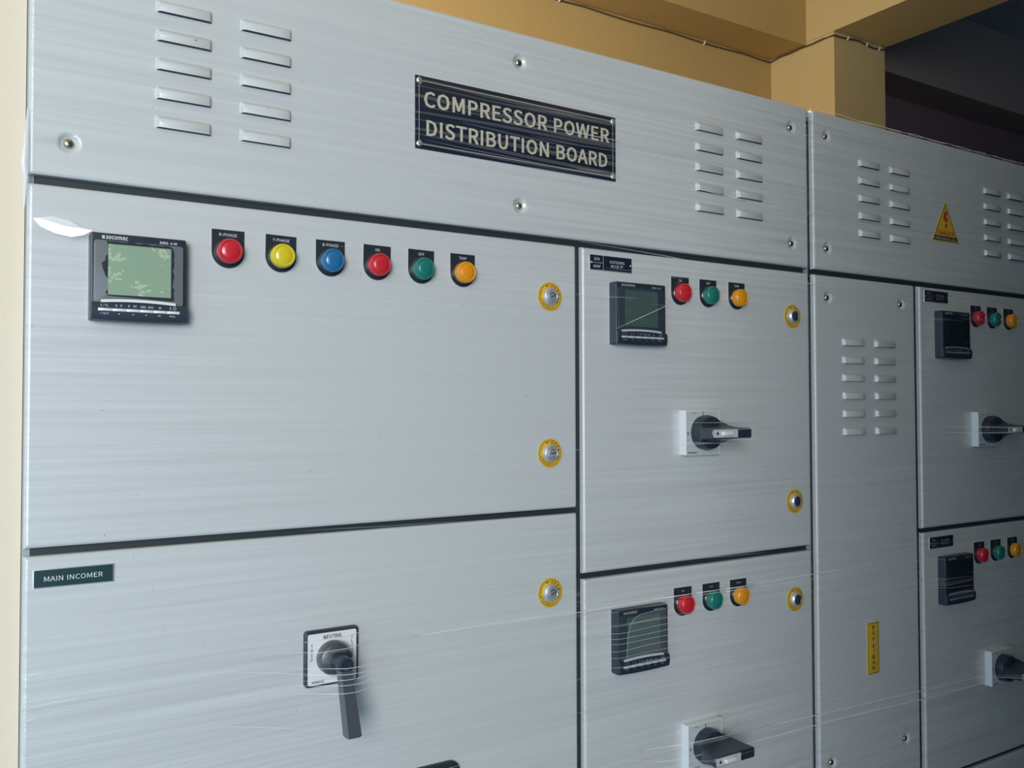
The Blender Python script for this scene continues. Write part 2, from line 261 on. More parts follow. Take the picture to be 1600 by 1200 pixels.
def text_geo(s, bold):
    """letters of a word laid side by side and scaled into a unit box round the origin"""
    k = (s, bold > 0.011)
    if k not in _txt:
        vs = []; fs = []; cx = 0
        for ch in s:
            if ch == ' ':
                cx += 205; continue
            adv, pv, pf = GLYPHS['r'][ch]
            q = [int(t) for t in pv.split()]; f = [int(t) for t in pf.split()]; o = len(vs)
            nv = len(q) // 2      # heavy letters are the same shape laid a few times with a small shift
            for n_, (sx, sy) in enumerate(((-17, -9), (17, -9), (-17, 9), (17, 9), (0, 0)) if k[1] else ((0, 0),)):
                vs += [(cx + q[i] + sx, q[i + 1] + sy, n_) for i in range(0, len(q), 2)]
                fs += [(f[i] + o + n_ * nv, f[i + 1] + o + n_ * nv, f[i + 2] + o + n_ * nv) for i in range(0, len(f), 3)]
            cx += adv + (24 if k[1] else 6)
        x0 = min(v[0] for v in vs); x1 = max(v[0] for v in vs); y0 = min(v[1] for v in vs); y1 = max(v[1] for v in vs)
        if '.' in s or '-' in s or len(s) > 1: y0, y1 = min(y0, 0), max(y1, 390 if s == 'socomec' else 514)
        out = []
        for f in fs:      # keep every triangle turned towards the viewer
            (ax, ay, _a), (bx, by, _b), (qx, qy, _c) = vs[f[0]], vs[f[1]], vs[f[2]]
            out.append(f if (bx - ax) * (qy - ay) - (by - ay) * (qx - ax) > 0 else (f[0], f[2], f[1]))
        _txt[k] = ([((x - (x0 + x1) / 2) / max(x1 - x0, 1e-6), (y - (y0 + y1) / 2) / max(y1 - y0, 1e-6), l) for x, y, l in vs], out)
    return _txt[k]


class MB:
    """collects geometry (x right, y away from the viewer, z up) and links it as one mesh object"""
    def __init__(s):
        s.v = []; s.f = []; s.m = []; s.sm = []

    def add(s, vs, fs, mat=0, smooth=True):
        o = len(s.v); s.v += [tuple(p) for p in vs]
        for f in fs:
            s.f.append(tuple(i + o for i in f)); s.m.append(mat); s.sm.append(smooth)

    def loops(s, loops, mat=0, cap0=False, cap1=True, smooth=True):
        n = len(loops[0]); vs = [p for l in loops for p in l]; fs = []
        for k in range(len(loops) - 1):
            for i in range(n):
                j = (i + 1) % n
                fs.append((k * n + i, k * n + j, (k + 1) * n + j, (k + 1) * n + i))
        if cap1: fs.append(tuple(range((len(loops) - 1) * n, len(loops) * n)))
        if cap0: fs.append(tuple(reversed(range(n))))
        s.add(vs, fs, mat, smooth)

    def box(s, x0, x1, y0, y1, z0, z1, mat=0, ch=0.0):
        if ch <= 0:
            v = [(x, y, z) for z in (z0, z1) for y in (y0, y1) for x in (x0, x1)]
            s.add(v, [(0, 1, 5, 4), (1, 3, 7, 5), (3, 2, 6, 7), (2, 0, 4, 6), (4, 5, 7, 6), (0, 2, 3, 1)], mat, False)
        else:
            s.plate(x0, x1, z0, z1, y1, y0, ch, ch, mat)

    def plate(s, x0, x1, z0, z1, yb, yf, r=0.0, ch=0.0, mat=0, n=6, back=True):
        """rounded rectangle standing in the x-z plane from yb (wall side) to yf (viewer side, smaller y)"""
        def ring(i, y):
            rr = max(r - i, 0.00005); a0, a1, b0, b1 = x0 + i, x1 - i, z0 + i, z1 - i
            P = []
            for cx, cz, st in ((a1 - rr, b0 + rr, -90), (a1 - rr, b1 - rr, 0), (a0 + rr, b1 - rr, 90), (a0 + rr, b0 + rr, 180)):
                for k in range(n + 1):
                    a = R(st + 90 * k / n)
                    P.append((cx + rr * math.cos(a), y, cz + rr * math.sin(a)))
            return P
        L = [ring(0, yb)]
        if ch > 0:
            for t in (0, 30, 60, 90):
                L.append(ring(ch * (1 - math.cos(R(t))), yf + ch * (1 - math.sin(R(t)))))
        else:
            L.append(ring(0, yf))
        s.loops(L, mat, cap0=back)

    def lathe(s, cx, cz, prof, mat=0, n=40, cap=True):
        """prof: (radius, height towards the viewer); y = -height"""
        L = [[(cx + r * math.cos(2 * math.pi * i / n), -h, cz + r * math.sin(2 * math.pi * i / n)) for i in range(n)] for r, h in prof]
        s.loops(L, mat, cap1=cap)

    def ring(s, cx, cz, r0, r1, y, mat=0, n=48):
        a = [(cx + r0 * math.cos(2 * math.pi * i / n), y, cz + r0 * math.sin(2 * math.pi * i / n)) for i in range(n)]
        b = [(cx + r1 * math.cos(2 * math.pi * i / n), y, cz + r1 * math.sin(2 * math.pi * i / n)) for i in range(n)]
        s.add(a + b, [(i, (i + 1) % n, n + (i + 1) % n, n + i) for i in range(n)], mat)

    def poly(s, pts, y, mat=0, th=0.0):
        n = len(pts)
        if th:
            s.loops([[(x, y + th, z) for x, z in pts], [(x, y, z) for x, z in pts]], mat, cap0=True, smooth=False)
        else:
            s.add([(x, y, z) for x, z in pts], [tuple(range(n))], mat, False)

    def text(s, t, cx, cz, w, h, y, mat=0, bold=0.0, rot=0.0):
        vs, fs = text_geo(t, bold)
        c, q = math.cos(rot), math.sin(rot)
        s.add([(cx + c * x * w - q * z * h, y - 0.00003 * l, cz + q * x * w + c * z * h) for x, z, l in vs], fs, mat, False)

    def tube(s, pts, r, mat=0, n=6):
        L = []
        for i, p in enumerate(pts):
            a = Vector(pts[max(i - 1, 0)]); b = Vector(pts[min(i + 1, len(pts) - 1)])
            d = (b - a).normalized(); u = d.cross(Vector((0, 1, 0.01))).normalized(); w = d.cross(u)
            rr = r[i] if isinstance(r, (list, tuple)) else r
            L.append([tuple(Vector(p) + (u * math.cos(2 * math.pi * k / n) + w * math.sin(2 * math.pi * k / n)) * rr) for k in range(n)])
        s.loops(L, mat, cap0=True)

    def build(s, name, mats, parent=None, off=(0, 0, 0), sharp=35):
        me = bpy.data.meshes.new(name)
        me.from_pydata([(x - off[0], y - off[1], z - off[2]) for x, y, z in s.v], [], s.f)
        for m in (mats if isinstance(mats, (list, tuple)) else [mats]): me.materials.append(m)
        me.polygons.foreach_set('material_index', s.m)
        me.polygons.foreach_set('use_smooth', s.sm)
        me.update()
        if hasattr(me, 'set_sharp_from_angle'): me.set_sharp_from_angle(angle=R(sharp))
        o = bpy.data.objects.new(name, me)
        COL.objects.link(o)
        if parent: o.parent = parent
        return o


def tag(o, label=None, cat=None, group=None, kind=None):
    for k, v in (('label', label), ('category', cat), ('group', group), ('kind', kind)):
        if v: o[k] = v
    return o


def thing(name, loc, label, cat, group=None):
    o = bpy.data.objects.new(name, None)
    o.empty_display_size = 0.02
    COL.objects.link(o)
    o.location = loc
    return tag(o, label, cat, group)


def struct(name, mb, mats, sharp=35):
    return tag(mb.build(name, mats, sharp=sharp), kind='structure')


def copy_tree(o, parent=None):
    c = o.copy(); COL.objects.link(c); c.parent = parent
    for ch in list(o.children): copy_tree(ch, c)
    return c


# ------------------------------------------------------------------ the room: pillar, wall, beams, column
def plaster(name, col, n=0.06):
    return pm(name, col, 0.75, noise=(2.3, n), bump=(38, 0.25, 0.003))


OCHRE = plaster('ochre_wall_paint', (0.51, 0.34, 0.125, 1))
OCHRE2 = plaster('ochre_column_lit_tone', (0.64, 0.47, 0.205, 1))  # paler copy of the ochre, carries part of the light on the column
CREAM = plaster('cream_pillar_lit_tone', (0.66, 0.59, 0.46, 1), 0.03)  # paler than the other walls: strong light on the pillar put into its colour
DARKW = plaster('maroon_wall_shade_tone', (0.20, 0.125, 0.14, 1))  # shade of the right-hand bay put into the wall colour
DARKB = plaster('brown_beam_shade_tone', (0.33, 0.26, 0.24, 1))  # same beam as on the left, its shade put into the colour
DARKC = plaster('blue_ceiling_light_tone', (0.50, 0.56, 0.60, 1))  # bluish light on this stretch of ceiling put into its colour
CONC = plaster('blue_bounce_floor', (0.08, 0.20, 0.34, 1))  # unseen floor, coloured blue to bounce bluish light onto the lower doors
WY = 2.03 - S; BY = 1.885 - S; CY = 1.78 - S
SOF = H0 + 1.1455; CEIL = H0 + 1.44

m = MB(); m.box(-5, 7, -6, 1.3, -0.1, 0); struct('floor', m, CONC)
m = MB(); m.box(-0.6, 2.45, WY, WY + 0.2, 0, CEIL); struct('wall_back', m, OCHRE)
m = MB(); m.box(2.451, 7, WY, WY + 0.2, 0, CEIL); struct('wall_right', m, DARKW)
m = MB(); m.box(-0.9, 0.0738, 0.028, WY + 0.2, 0, CEIL); struct('wall_left', m, CREAM)
m = MB(); m.box(0.071, 2.309, BY, WY - 0.001, SOF, CEIL); struct('ceiling_beam_back', m, OCHRE)
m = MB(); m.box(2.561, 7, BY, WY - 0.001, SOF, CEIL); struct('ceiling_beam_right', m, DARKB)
m = MB(); m.box(2.31, 2.56, CY, WY - 0.001, 0, H0 + 1.155); struct('wall_column', m, OCHRE2)
m = MB(); m.box(2.31, 2.56, -6, WY - 0.001, H0 + 1.156, CEIL); struct('ceiling_beam_cross', m, OCHRE2)
m = MB(); m.box(-0.9, 2.435, -6, 1.3, CEIL + 0.001, CEIL + 0.15); struct('ceiling', m, OCHRE)
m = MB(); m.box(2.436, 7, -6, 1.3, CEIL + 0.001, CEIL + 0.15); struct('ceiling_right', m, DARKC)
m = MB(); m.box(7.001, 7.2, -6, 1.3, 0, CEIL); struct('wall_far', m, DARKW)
m = MB(); m.box(0.165, 7, -1.42, -1.30, 0, H0 + 1.08); struct('wall_light_blocker', m, pm('slate_blue_blocker', (0.055, 0.12, 0.19, 1), 0.8))  # unseen wall added to shade the board's right end and bounce blue

# thin cable clipped along the foot of the beam and round the column
ccab = thing('wall_cable', (2.31, WY, SOF), 'thin brown cable clipped under the ochre beam and around the column', 'cable')
CB = pm('brown_cable', (0.10, 0.06, 0.03, 1), 0.6)
m = MB(); off = tuple(ccab.location)
yw = WY - 0.003; zc = SOF - 0.005
pts = []
for i in range(41):
    t = i / 40; x = 0.6 + t * (2.304 - 0.6)
    pts.append((x, yw, zc - 0.004 * abs(math.sin(t * 17))))
for i in range(1, 7): pts.append((2.306, yw - (WY - CY) * i / 6, zc + 0.002 * (i % 2)))
for i in range(1, 9): pts.append((2.306 + 0.25 * i / 8, CY - 0.004, zc - 0.004 * math.sin(i * 1.3) + 0.004))
m.tube(pts, 0.0026)
m.build('cable_run', CB, ccab, off)
for p in (pts[8], pts[20], pts[33], pts[48], pts[51], pts[53]):
    q = MB(); q.tube([(p[0] - 0.004, p[1] - 0.002, p[2] - 0.006), (p[0], p[1] - 0.004, p[2]), (p[0] + 0.004, p[1] - 0.002, p[2] + 0.006)], 0.003)
    q.build('cable_clip', WHITEPL, ccab, off)


# ------------------------------------------------------------------ sheet-metal panels with louvers and screw dimples
def sm(t):
    t = min(1, max(0, t)); return t * t * (3 - 2 * t)


LH = 0.0052


def panel(x0, x1, z0, z1, louvers=(), dimples=()):
    """louvers: (xl, zb) lower-left corners, 59 x 13 mm; dimples: (x, z); heights relative to the camera's"""
    e = [0, 0.0003, 0.0009, 0.0018, 0.0028, 0.0040, 0.0046]; r = 0.0040; LW, LZ = 0.0595, 0.0145
    X = {x0 + t for t in e} | {x1 - t for t in e}; Z = {z0 + t for t in e} | {z1 - t for t in e}
    n = max(2, int((x1 - x0) / 0.05)); X |= {x0 + (x1 - x0) * i / n for i in range(1, n)}
    n = max(2, int((z1 - z0) / 0.05)); Z |= {z0 + (z1 - z0) * i / n for i in range(1, n)}
    for xl, zb in louvers:
        X |= {xl + t for t in (-0.0004, 0, 0.0006, 0.0013, 0.002, 0.0027, 0.0034, 0.0042)} | {xl + LW - t for t in (-0.0004, 0, 0.0006, 0.0013, 0.002, 0.0027, 0.0034, 0.0042)}
        Z |= {zb + t for t in (-0.0004, 0, 0.0002, 0.0008, 0.003)} | {zb + LZ - t for t in (-0.0005, 0, 0.001, 0.002, 0.0032, 0.0045, 0.006)}
    for dx, dz in dimples:
        for k in range(-8, 9):
            X.add(dx + k * 0.0015); Z.add(dz + k * 0.0015)

    def clean(A):
        o = []
        for a in sorted(A):
            if not o or a - o[-1] > 0.00015: o.append(a)
        return o
    X = clean(X); Z = clean(Z)

    def edge(t):
        return 0 if t >= r else -(r - math.sqrt(max(0, r * r - (r - t) ** 2)))

    def h(x, z):
        v = max(-r, edge(x - x0) + edge(x1 - x) + edge(z - z0) + edge(z1 - z))
        for xl, zb in louvers:
            if xl < x < xl + LW and zb + 0.0001 < z < zb + LZ:
                v += LH * sm((x - xl) / 0.0042) * sm((xl + LW - x) / 0.0042) * sm((zb + LZ - z) / 0.006)
        for dx, dz in dimples:
            d = math.hypot(x - dx, z - dz)
            if d < 0.0120: v -= 0.0044 * (1 - sm((d - 0.0035) / 0.0085))
        return v
    m = MB(); nx, nz = len(X), len(Z)
    Hh = [[h(x, z) for x in X] for z in Z]
    m.v = [(X[i], -Hh[j][i], Z[j] + H0) for j in range(nz) for i in range(nx)]
    for j in range(nz - 1):
        for i in range(nx - 1):
            a = j * nx + i
            m.f.append((a, a + 1, a + nx + 1, a + nx)); m.sm.append(True)
            st = Z[j + 1] - Z[j] < 0.00045 and (Hh[j + 1][i] - Hh[j][i] > 0.0015 or Hh[j + 1][i + 1] - Hh[j][i + 1] > 0.0015)
            m.m.append(1 if st else 0)
    # turned-back rim
    rim = [i for i in range(nx)] + [j * nx + nx - 1 for j in range(1, nz)] + [(nz - 1) * nx + i for i in range(nx - 2, -1, -1)] + [j * nx for j in range(nz - 2, 0, -1)]
    o = len(m.v); m.v += [(m.v[i][0], 0.0090, m.v[i][2]) for i in rim]; k = len(rim)
    for i in range(k):
        j = (i + 1) % k
        m.f.append((rim[j], rim[i], o + i, o + j)); m.m.append(0); m.sm.append(True)
    return m


def screw_mesh():
    m = MB()
    m.lathe(0, 0, [(0.0052, -0.0045), (0.0052, -0.0010), (0.0046, 0.0004), (0.0032, 0.0014), (0.0016, 0.0018), (0.0004, 0.0019)], 0, 24)
    m.box(-0.0026, 0.0026, -0.0021, -0.0012, -0.0005, 0.0005, 1)
    m.box(-0.0005, 0.0005, -0.0021, -0.0012, -0.0026, 0.0026, 1)
    return m


_screw = None


def add_screw(parent, x, z, off):
    global _screw
    if _screw is None:
        _screw = screw_mesh().build('screw', [STEEL, SLOT], parent); o = _screw
    else:
        o = _screw.copy(); COL.objects.link(o); o.parent = parent
    o.location = (x - off[0], 0.0018 - off[1], z + H0 - off[2])
    o.rotation_euler = (0, random.uniform(0, 1.5), 0)


def circ_text(m, word, cx, cz, r, a0, a1, size, y, mat=0):
    for i, ch in enumerate(word):
        a = R(a0 + (a1 - a0) * i / max(1, len(word) - 1))
        m.text(ch, cx + r * math.cos(a), cz + r * math.sin(a), size * 0.8, size, y, mat, 0.02, a - math.pi / 2)


def arc(m, cx, cz, r, a0, a1, w, y, mat=0, n=8):
    P = [(cx + (r + w) * math.cos(R(a0 + (a1 - a0) * i / n)), cz + (r + w) * math.sin(R(a0 + (a1 - a0) * i / n))) for i in range(n + 1)]
    Q = [(cx + r * math.cos(R(a0 + (a1 - a0) * i / n)), cz + r * math.sin(R(a0 + (a1 - a0) * i / n))) for i in range(n + 1)]
    for i in range(n):
        m.poly([P[i], P[i + 1], Q[i + 1], Q[i]], y, mat)


_lock = None


def add_lock(door, x, z, off, dark=False):
    """round quarter-turn lock: yellow OPEN / CLOSE ring, chrome collar, key barrel"""
    cx, cz = x - off[0], z + H0 - off[2]
    m = MB()
    m.lathe(0, 0, [(0.0199, 0), (0.0199, 0.0008)], 0, 48)
    m.ring(0, 0, 0.0178, 0.0172, -0.00095, 1)
    circ_text(m, 'OPEN', 0, 0, 0.0145, 78, 15, 0.0034, -0.001, 1)
    circ_text(m, 'CLOSE', 0, 0, 0.0145, 195, 255, 0.0034, -0.001, 1)
    arc(m, 0, 0, 0.0145, 92, 112, 0.0005, -0.001, 1); arc(m, 0, 0, 0.0145, -2, -40, 0.0005, -0.001, 1)
    arc(m, 0, 0, 0.0145, 178, 150, 0.0005, -0.001, 1); arc(m, 0, 0, 0.0145, 265, 290, 0.0005, -0.001, 1)
    m.poly([(-0.0075, 0.0137), (-0.0045, 0.0158), (-0.0045, 0.0130)], -0.001, 1)
    o = m.build('lock_ring', [YELLOW, BLACKTXT], door); o.location = (cx, 0 - off[1], cz)
    tag(o, 'yellow ring printed OPEN and CLOSE')
    m = MB()
    m.lathe(0, 0, [(0.0122, 0.0006), (0.0122, 0.003), (0.0112, 0.0052), (0.0098, 0.0066), (0.0082, 0.0068), (0.0078, 0.0058)], 0, 40, cap=False)
    m.lathe(0, 0, [(0.0078, 0.0058), (0.0078, 0.0064), (0.0066, 0.0070), (0.0030, 0.0071), (0.0004, 0.0071)], 1, 32)
    m.box(-0.0030, 0.0030, -0.0078, -0.0066, -0.0006, 0.0006, 2)
    arc(m, 0.0, 0.0, 0.0042, -20, 130, 0.0012, -0.0073, 2)
    b = m.build('lock_barrel', [CHROME, DCHROME if dark else CHROME, SLOT], door); b.location = (cx, 0 - off[1], cz)
    b.rotation_euler = (0, random.uniform(-0.4, 0.4), 0)


LV = []


def louv_grid(xs, zs): return [(x, z) for x in xs for z in zs]


TOPZ = [0.4278 - 0.0313 * i for i in range(5)]
OUT = pm('inner_frame_paint', (0.20, 0.235, 0.25, 1), 0.5)


def cabinet_body(t, x0, x1, ztop, rails, posts, off):
    m = MB()
    m.box(x0, x1, 0.032, 0.70, 0.10, ztop - 0.002)
    # frame lands on which the doors close
    m.box(x0, x1, 0.0095, 0.032, ztop - 0.012, ztop - 0.002)
    m.box(x0, x0 + 0.006, 0.0095, 0.032, 0.10, ztop - 0.012)
    m.box(x1 - 0.006, x1, 0.0240, 0.032, 0.10, ztop - 0.012)
    m.build('body', BODY, t, off)
    m = MB(); m.box(x0 + 0.01, x1 - 0.01, 0.06, 0.68, 0.0, 0.10); m.build('plinth', GASKET, t, off)
    m = MB()
    for a, b, z in rails: m.box(a, b, 0.0100, 0.031, z - 0.009 + H0, z + 0.009 + H0)
    for x, a, b in posts: m.box(x - 0.012, x + 0.012, 0.0103, 0.0315, a + H0, b + H0)
    m.build('door_gasket', GASKET, t, off)


ZT, ZP0, ZD = 0.508, 0.2353, 0.2265
BOT = -1.36
# left-hand section
off = (0.66, 0.35, 0.0)
cabA = thing('switchboard_cabinet', off, 'light grey steel board section carrying the big sign, main incomer and two outgoing doors', 'electrical cabinet', 'cabinets of the distribution board')
cabinet_body(cabA, 0.0744, 1.2425, ZT + H0, [(0.0804, 1.237, 0.231), (0.0804, 0.756, -0.1417), (0.76, 1.237, -0.2347), (0.08, 1.237, -0.975)], [(0.7575, -1.39, 0.228)], off)
p = panel(0.0744, 1.2400, ZP0, ZT, louv_grid([0.1935], [z - 0.0018 + 0.0 for z in TOPZ]) + louv_grid([0.2835], [z - 0.0018 for z in TOPZ]) + louv_grid([0.9805, 1.0685], TOPZ),
          [(0.1110, 0.2712), (0.1110, 0.4675), (0.6588, 0.4670), (0.6588, 0.2725), (1.1998, 0.4683), (1.1998, 0.2735)])
tp = p.build('cover_panel', [PAINT, SLOT], cabA, off)
for x, z in [(0.1110, 0.2712), (0.1110, 0.4675), (0.6588, 0.4670), (0.6588, 0.2725), (1.1998, 0.4683), (1.1998, 0.2735)]: add_screw(tp, x, z, off)
dA = panel(0.0744, 0.7520, -0.1379, ZD).build('door', [PAINT, SLOT], cabA, off); tag(dA, 'wide upper door with six pilot lights')
add_lock(dA, 0.7069, 0.1525, off); add_lock(dA, 0.7059, -0.0612, off)
dB = panel(0.0744, 0.7520, -0.970, -0.1455).build('door', [PAINT, SLOT], cabA, off); tag(dB, 'wide lower door marked main incomer')
add_lock(dB, 0.7055, -0.2502, off); add_lock(dB, 0.7055, -0.86, off)
dC = panel(0.7630, 1.2395, -0.2306, ZD).build('door', [PAINT, SLOT], cabA, off); tag(dC, 'upper outgoing door')
add_lock(dC, 1.1979, 0.1512, off, True); add_lock(dC, 1.1987, -0.1547, off, True)
dD = panel(0.7630, 1.2395, -0.970, -0.2388).build('door', [PAINT, SLOT], cabA, off); tag(dD, 'lower outgoing door')
add_lock(dD, 1.1971, -0.3154, off, True)
panel(0.0744, 0.7520, BOT, -0.978).build('lower_panel', [PAINT, SLOT], cabA, off)
panel(0.7630, 1.2395, BOT, -0.978).build('lower_panel', [PAINT, SLOT], cabA, off)

# right-hand section
off = (1.64, 0.35, 0.0)
cabB = thing('switchboard_cabinet', off, 'light grey steel board section with the danger triangle, bus bar chamber and far doors', 'electrical cabinet', 'cabinets of the distribution board')
cabinet_body(cabB, 1.2430, 2.060, ZT + H0, [(1.25, 2.054, 0.231), (1.545, 2.054, -0.2302), (1.545, 2.054, -0.6952), (1.25, 2.054, -0.975)], [(1.5430, -1.39, 0.228)], off)
cl = [(1.2895, 0.4681), (1.2893, 0.2735), (2.02, 0.4681), (2.02, 0.2735)]
p = panel(1.2540, 2.058, ZP0, ZT, louv_grid([1.3740, 1.4630], TOPZ) + louv_grid([1.7688, 1.8555], [z + 0.001 for z in TOPZ]), cl)
tp = p.build('cover_panel', [PAINT, SLOT], cabB, off)
for x, z in cl: add_screw(tp, x, z, off)
BZ = [0.1077 - 0.0311 * i for i in range(6)]
cl = [(1.2889, 0.1885), (1.4942, 0.1892), (1.4910, -0.6010), (1.2862, -0.6010)]
bp_ = panel(1.2540, 1.5345, -0.970, ZD, louv_grid([1.3240, 1.4132], BZ), cl).build('bus_chamber_panel', [PAINT, SLOT], cabB, off)
for x, z in cl: add_screw(bp_, x, z, off)
dE = panel(1.5510, 2.055, -0.2261, ZD).build('door', [PAINT, SLOT], cabB, off); tag(dE, 'far upper door')
dF = panel(1.5510, 2.055, -0.6912, -0.2343).build('door', [PAINT, SLOT], cabB, off); tag(dF, 'far middle door')
dG = panel(1.5510, 2.055, -0.970, -0.6992).build('door', [PAINT, SLOT], cabB, off); tag(dG, 'far bottom door')
panel(1.2540, 2.055, BOT, -0.978).build('lower_panel', [PAINT, SLOT], cabB, off)


# ------------------------------------------------------------------ signs and name plates (local: x right, z up from the plate's centre)
def sign(name, x0, x1, z0, z1, label, cat, rot=0.0, group=None):
    t = thing(name, ((x0 + x1) / 2, 0, (z0 + z1) / 2 + H0), label, cat, group)
    t.rotation_euler = (0, rot, 0)
    return t, (x1 - x0) / 2, (z1 - z0) / 2


t, w, h = sign('name_plate', 0.5016, 0.8225, 0.3262, 0.4188, 'large black engraved sign reading COMPRESSOR POWER DISTRIBUTION BOARD on the top panel', 'sign')
m = MB(); m.plate(-w, w, -h, h, 0, -0.0016, 0.0003, 0.0002); m.build('plate', SIGN, t)
m = MB(); bw = 0.0007; a, b, c = w - 0.0052, h - 0.0062, 0.0042; y = -0.0018
for q in (-1, 1):
    m.poly([(-a + c, q * b - bw / 2), (a - c, q * b - bw / 2), (a - c, q * b + bw / 2), (-a + c, q * b + bw / 2)], y)
    m.poly([(q * a - bw / 2, -b + c), (q * a + bw / 2, -b + c), (q * a + bw / 2, b - c), (q * a - bw / 2, b - c)], y)
for sx, sz, s0 in ((1, 1, 180), (-1, 1, 270), (-1, -1, 0), (1, -1, 90)): arc(m, sx * a, sz * b, c - bw / 2, s0, s0 + 90, bw, y)
m.build('border', CREAMTXT, t)
m = MB(); m.text('COMPRESSOR POWER', 0.0, 0.0178, 0.297, 0.0205, -0.0019, 0, 0.022); m.text('DISTRIBUTION BOARD', 0.0, -0.0186, 0.290, 0.0205, -0.0019, 0, 0.022)
m.build('lettering', CREAMTXT, t)
for sx in (-1, 1):
    for sz in (-1, 1):
        m = MB(); m.lathe(sx * (w - 0.0052), sz * (h - 0.0062), [(0.0037, 0.0014), (0.0037, 0.0026), (0.0030, 0.0033), (0.0010, 0.0037), (0.0003, 0.0037)], 0, 20)
        m.box(sx * (w - 0.0052) - 0.002, sx * (w - 0.0052) + 0.002, -0.0041, -0.0032, sz * (h - 0.0062) - 0.0003, sz * (h - 0.0062) + 0.0003, 1)
        m.build('rivet', [CHROME, SLOT], t)

t, w, h = sign('name_plate', 0.0826, 0.1571, -0.1776, -0.1587, 'small dark green plate reading MAIN INCOMER at the lower door corner', 'sign')
m = MB(); m.plate(-w, w, -h, h, 0, -0.0010, 0.0003, 0.0002); m.build('backing_edge', ALU, t)
m = MB(); m.plate(-w + 0.001, w - 0.0014, -h + 0.0011, h - 0.0009, -0.0010, -0.0016, 0.0002); m.build('plate', SIGNGREEN, t)
m = MB(); m.text('MAIN INCOMER', -0.0005, -0.0004, 0.0535, 0.0050, -0.0018); m.build('lettering', WHITETXT, t)


def small_plate(x0, x1, z0, z1, a, b, c, d, label, txt=WHITETXT, rot=0.0):
    t, w, h = sign('circuit_label', x0, x1, z0, z1, label, 'sign', rot, 'circuit name plates')
    m = MB(); m.plate(-w, w, -h, h, 0, -0.0009, 0.0003, 0.0002); m.build('backing_edge', ALU, t)
    m = MB(); m.plate(-w + 0.0006, w - 0.0010, -h + 0.0012, h - 0.0003, -0.0009, -0.0015, 0.0015); m.build('plate', SIGN, t)
    m = MB(); y = -0.0017; xs = -w + 0.0238
    m.poly([(xs, -h + 0.001), (xs + 0.0004, -h + 0.001), (xs + 0.0004, h), (xs, h)], y)
    m.poly([(-w + 0.003, -0.0002), (xs, -0.0002), (xs, 0.0002), (-w + 0.003, 0.0002)], y)
    for q in (-w + 0.0028, w - 0.0035):
        m.poly([(q + 0.0013 * math.cos(R(i * 30)), 0.0013 * math.sin(R(i * 30))) for i in range(12)], y)
    m.text(a, -w + 0.0125, 0.0052, 0.0105, 0.0042, y, 0, 0.01); m.text(b, -w + 0.0125, -0.0052, 0.0130, 0.0040, y, 0, 0.01)
    m.text(c, 0.0105, 0.0026, 0.027, 0.0040, y, 0, 0.01); m.text(d, 0.0105, -0.0034, 0.022, 0.0040, y, 0, 0.01)
    m.build('lettering', txt, t)


small_plate(0.7748, 0.8521, 0.1952, 0.2172, '1FA', '400AF', 'OUTGOING', 'MCCB TP', 'black circuit plate in the corner of the upper outgoing door beside the wide door')
small_plate(1.5650, 1.6406, 0.1984, 0.2206, '4FA', '100A', 'OUTGOING', 'MCCB TP', 'black circuit plate near the top edge of the far upper door', GREYTXT)
small_plate(1.5692, 1.6458, -0.2660, -0.2440, '5FA', '100A', 'OUTGOING', 'MCCB TP', 'black circuit plate at the top of the far middle door', GREYTXT)

# yellow vertical bus bar label
t, w, h = sign('bus_bar_label', 1.3820, 1.4146, -0.4695, -0.3792, 'narrow upright yellow label reading BUS BAR on the louvered panel', 'label')
m = MB(); m.plate(-w, w, -h, h, 0, -0.0010, 0.0012, 0.0002); m.build('plate', YELLOW, t)
m = MB(); y = -0.0012; a, b, q = w - 0.0016, h - 0.0016, 0.0009
for s_ in (-1, 1):
    m.poly([(-a, s_ * b - q / 2), (a, s_ * b - q / 2), (a, s_ * b + q / 2), (-a, s_ * b + q / 2)], y)
    m.poly([(s_ * a - q / 2, -b), (s_ * a + q / 2, -b), (s_ * a + q / 2, b), (s_ * a - q / 2, b)], y)
m.build('border', BLACKTXT, t)
m = MB()
for i, ch in enumerate('BUS'): m.text(ch, 0.0005, 0.0365 - 0.0098 * i, 0.0062, 0.0062, y, 0, 0.04)
for i, ch in enumerate('BAR'): m.text(ch, 0.0005, -0.0150 - 0.0098 * i, 0.0062, 0.0062, y, 0, 0.04)
m.build('lettering', BLACKTXT, t)


def bolt(m, cx, cz, s, y, mat=0):
    m.poly([(cx + x * s, cz + z * s) for x, z in ((-0.12, 0.5), (0.20, 0.5), (0.02, 0.10), (-0.22, 0.02))], y, mat)
    m.poly([(cx + x * s, cz + z * s) for x, z in ((-0.22, 0.02), (0.02, 0.10), (0.24, 0.14), (0.06, -0.22), (-0.02, -0.02))], y, mat)
    m.poly([(cx + x * s, cz + z * s) for x, z in ((-0.10, -0.24), (0.18, -0.20), (0.03, -0.52))], y, mat)


m = MB(); bolt(m, 0.0005, 0.0008, 0.0135, y); m.build('bolt_symbol', RED, t)

# danger triangle
t = thing('danger_sign', (1.6370, 0, 0.3178 + H0), 'yellow warning triangle with red lightning bolt reading DANGER 415 VOLTS', 'sign')
W2, HT = 0.0445, 0.0785
m = MB(); m.poly([(-W2, 0), (W2, 0), (0, HT)], -0.0008, 0, 0.0008); m.build('plate', YELLOW, t)


def tri_pt(s_, z): return s_ * W2 * (1 - z / HT)


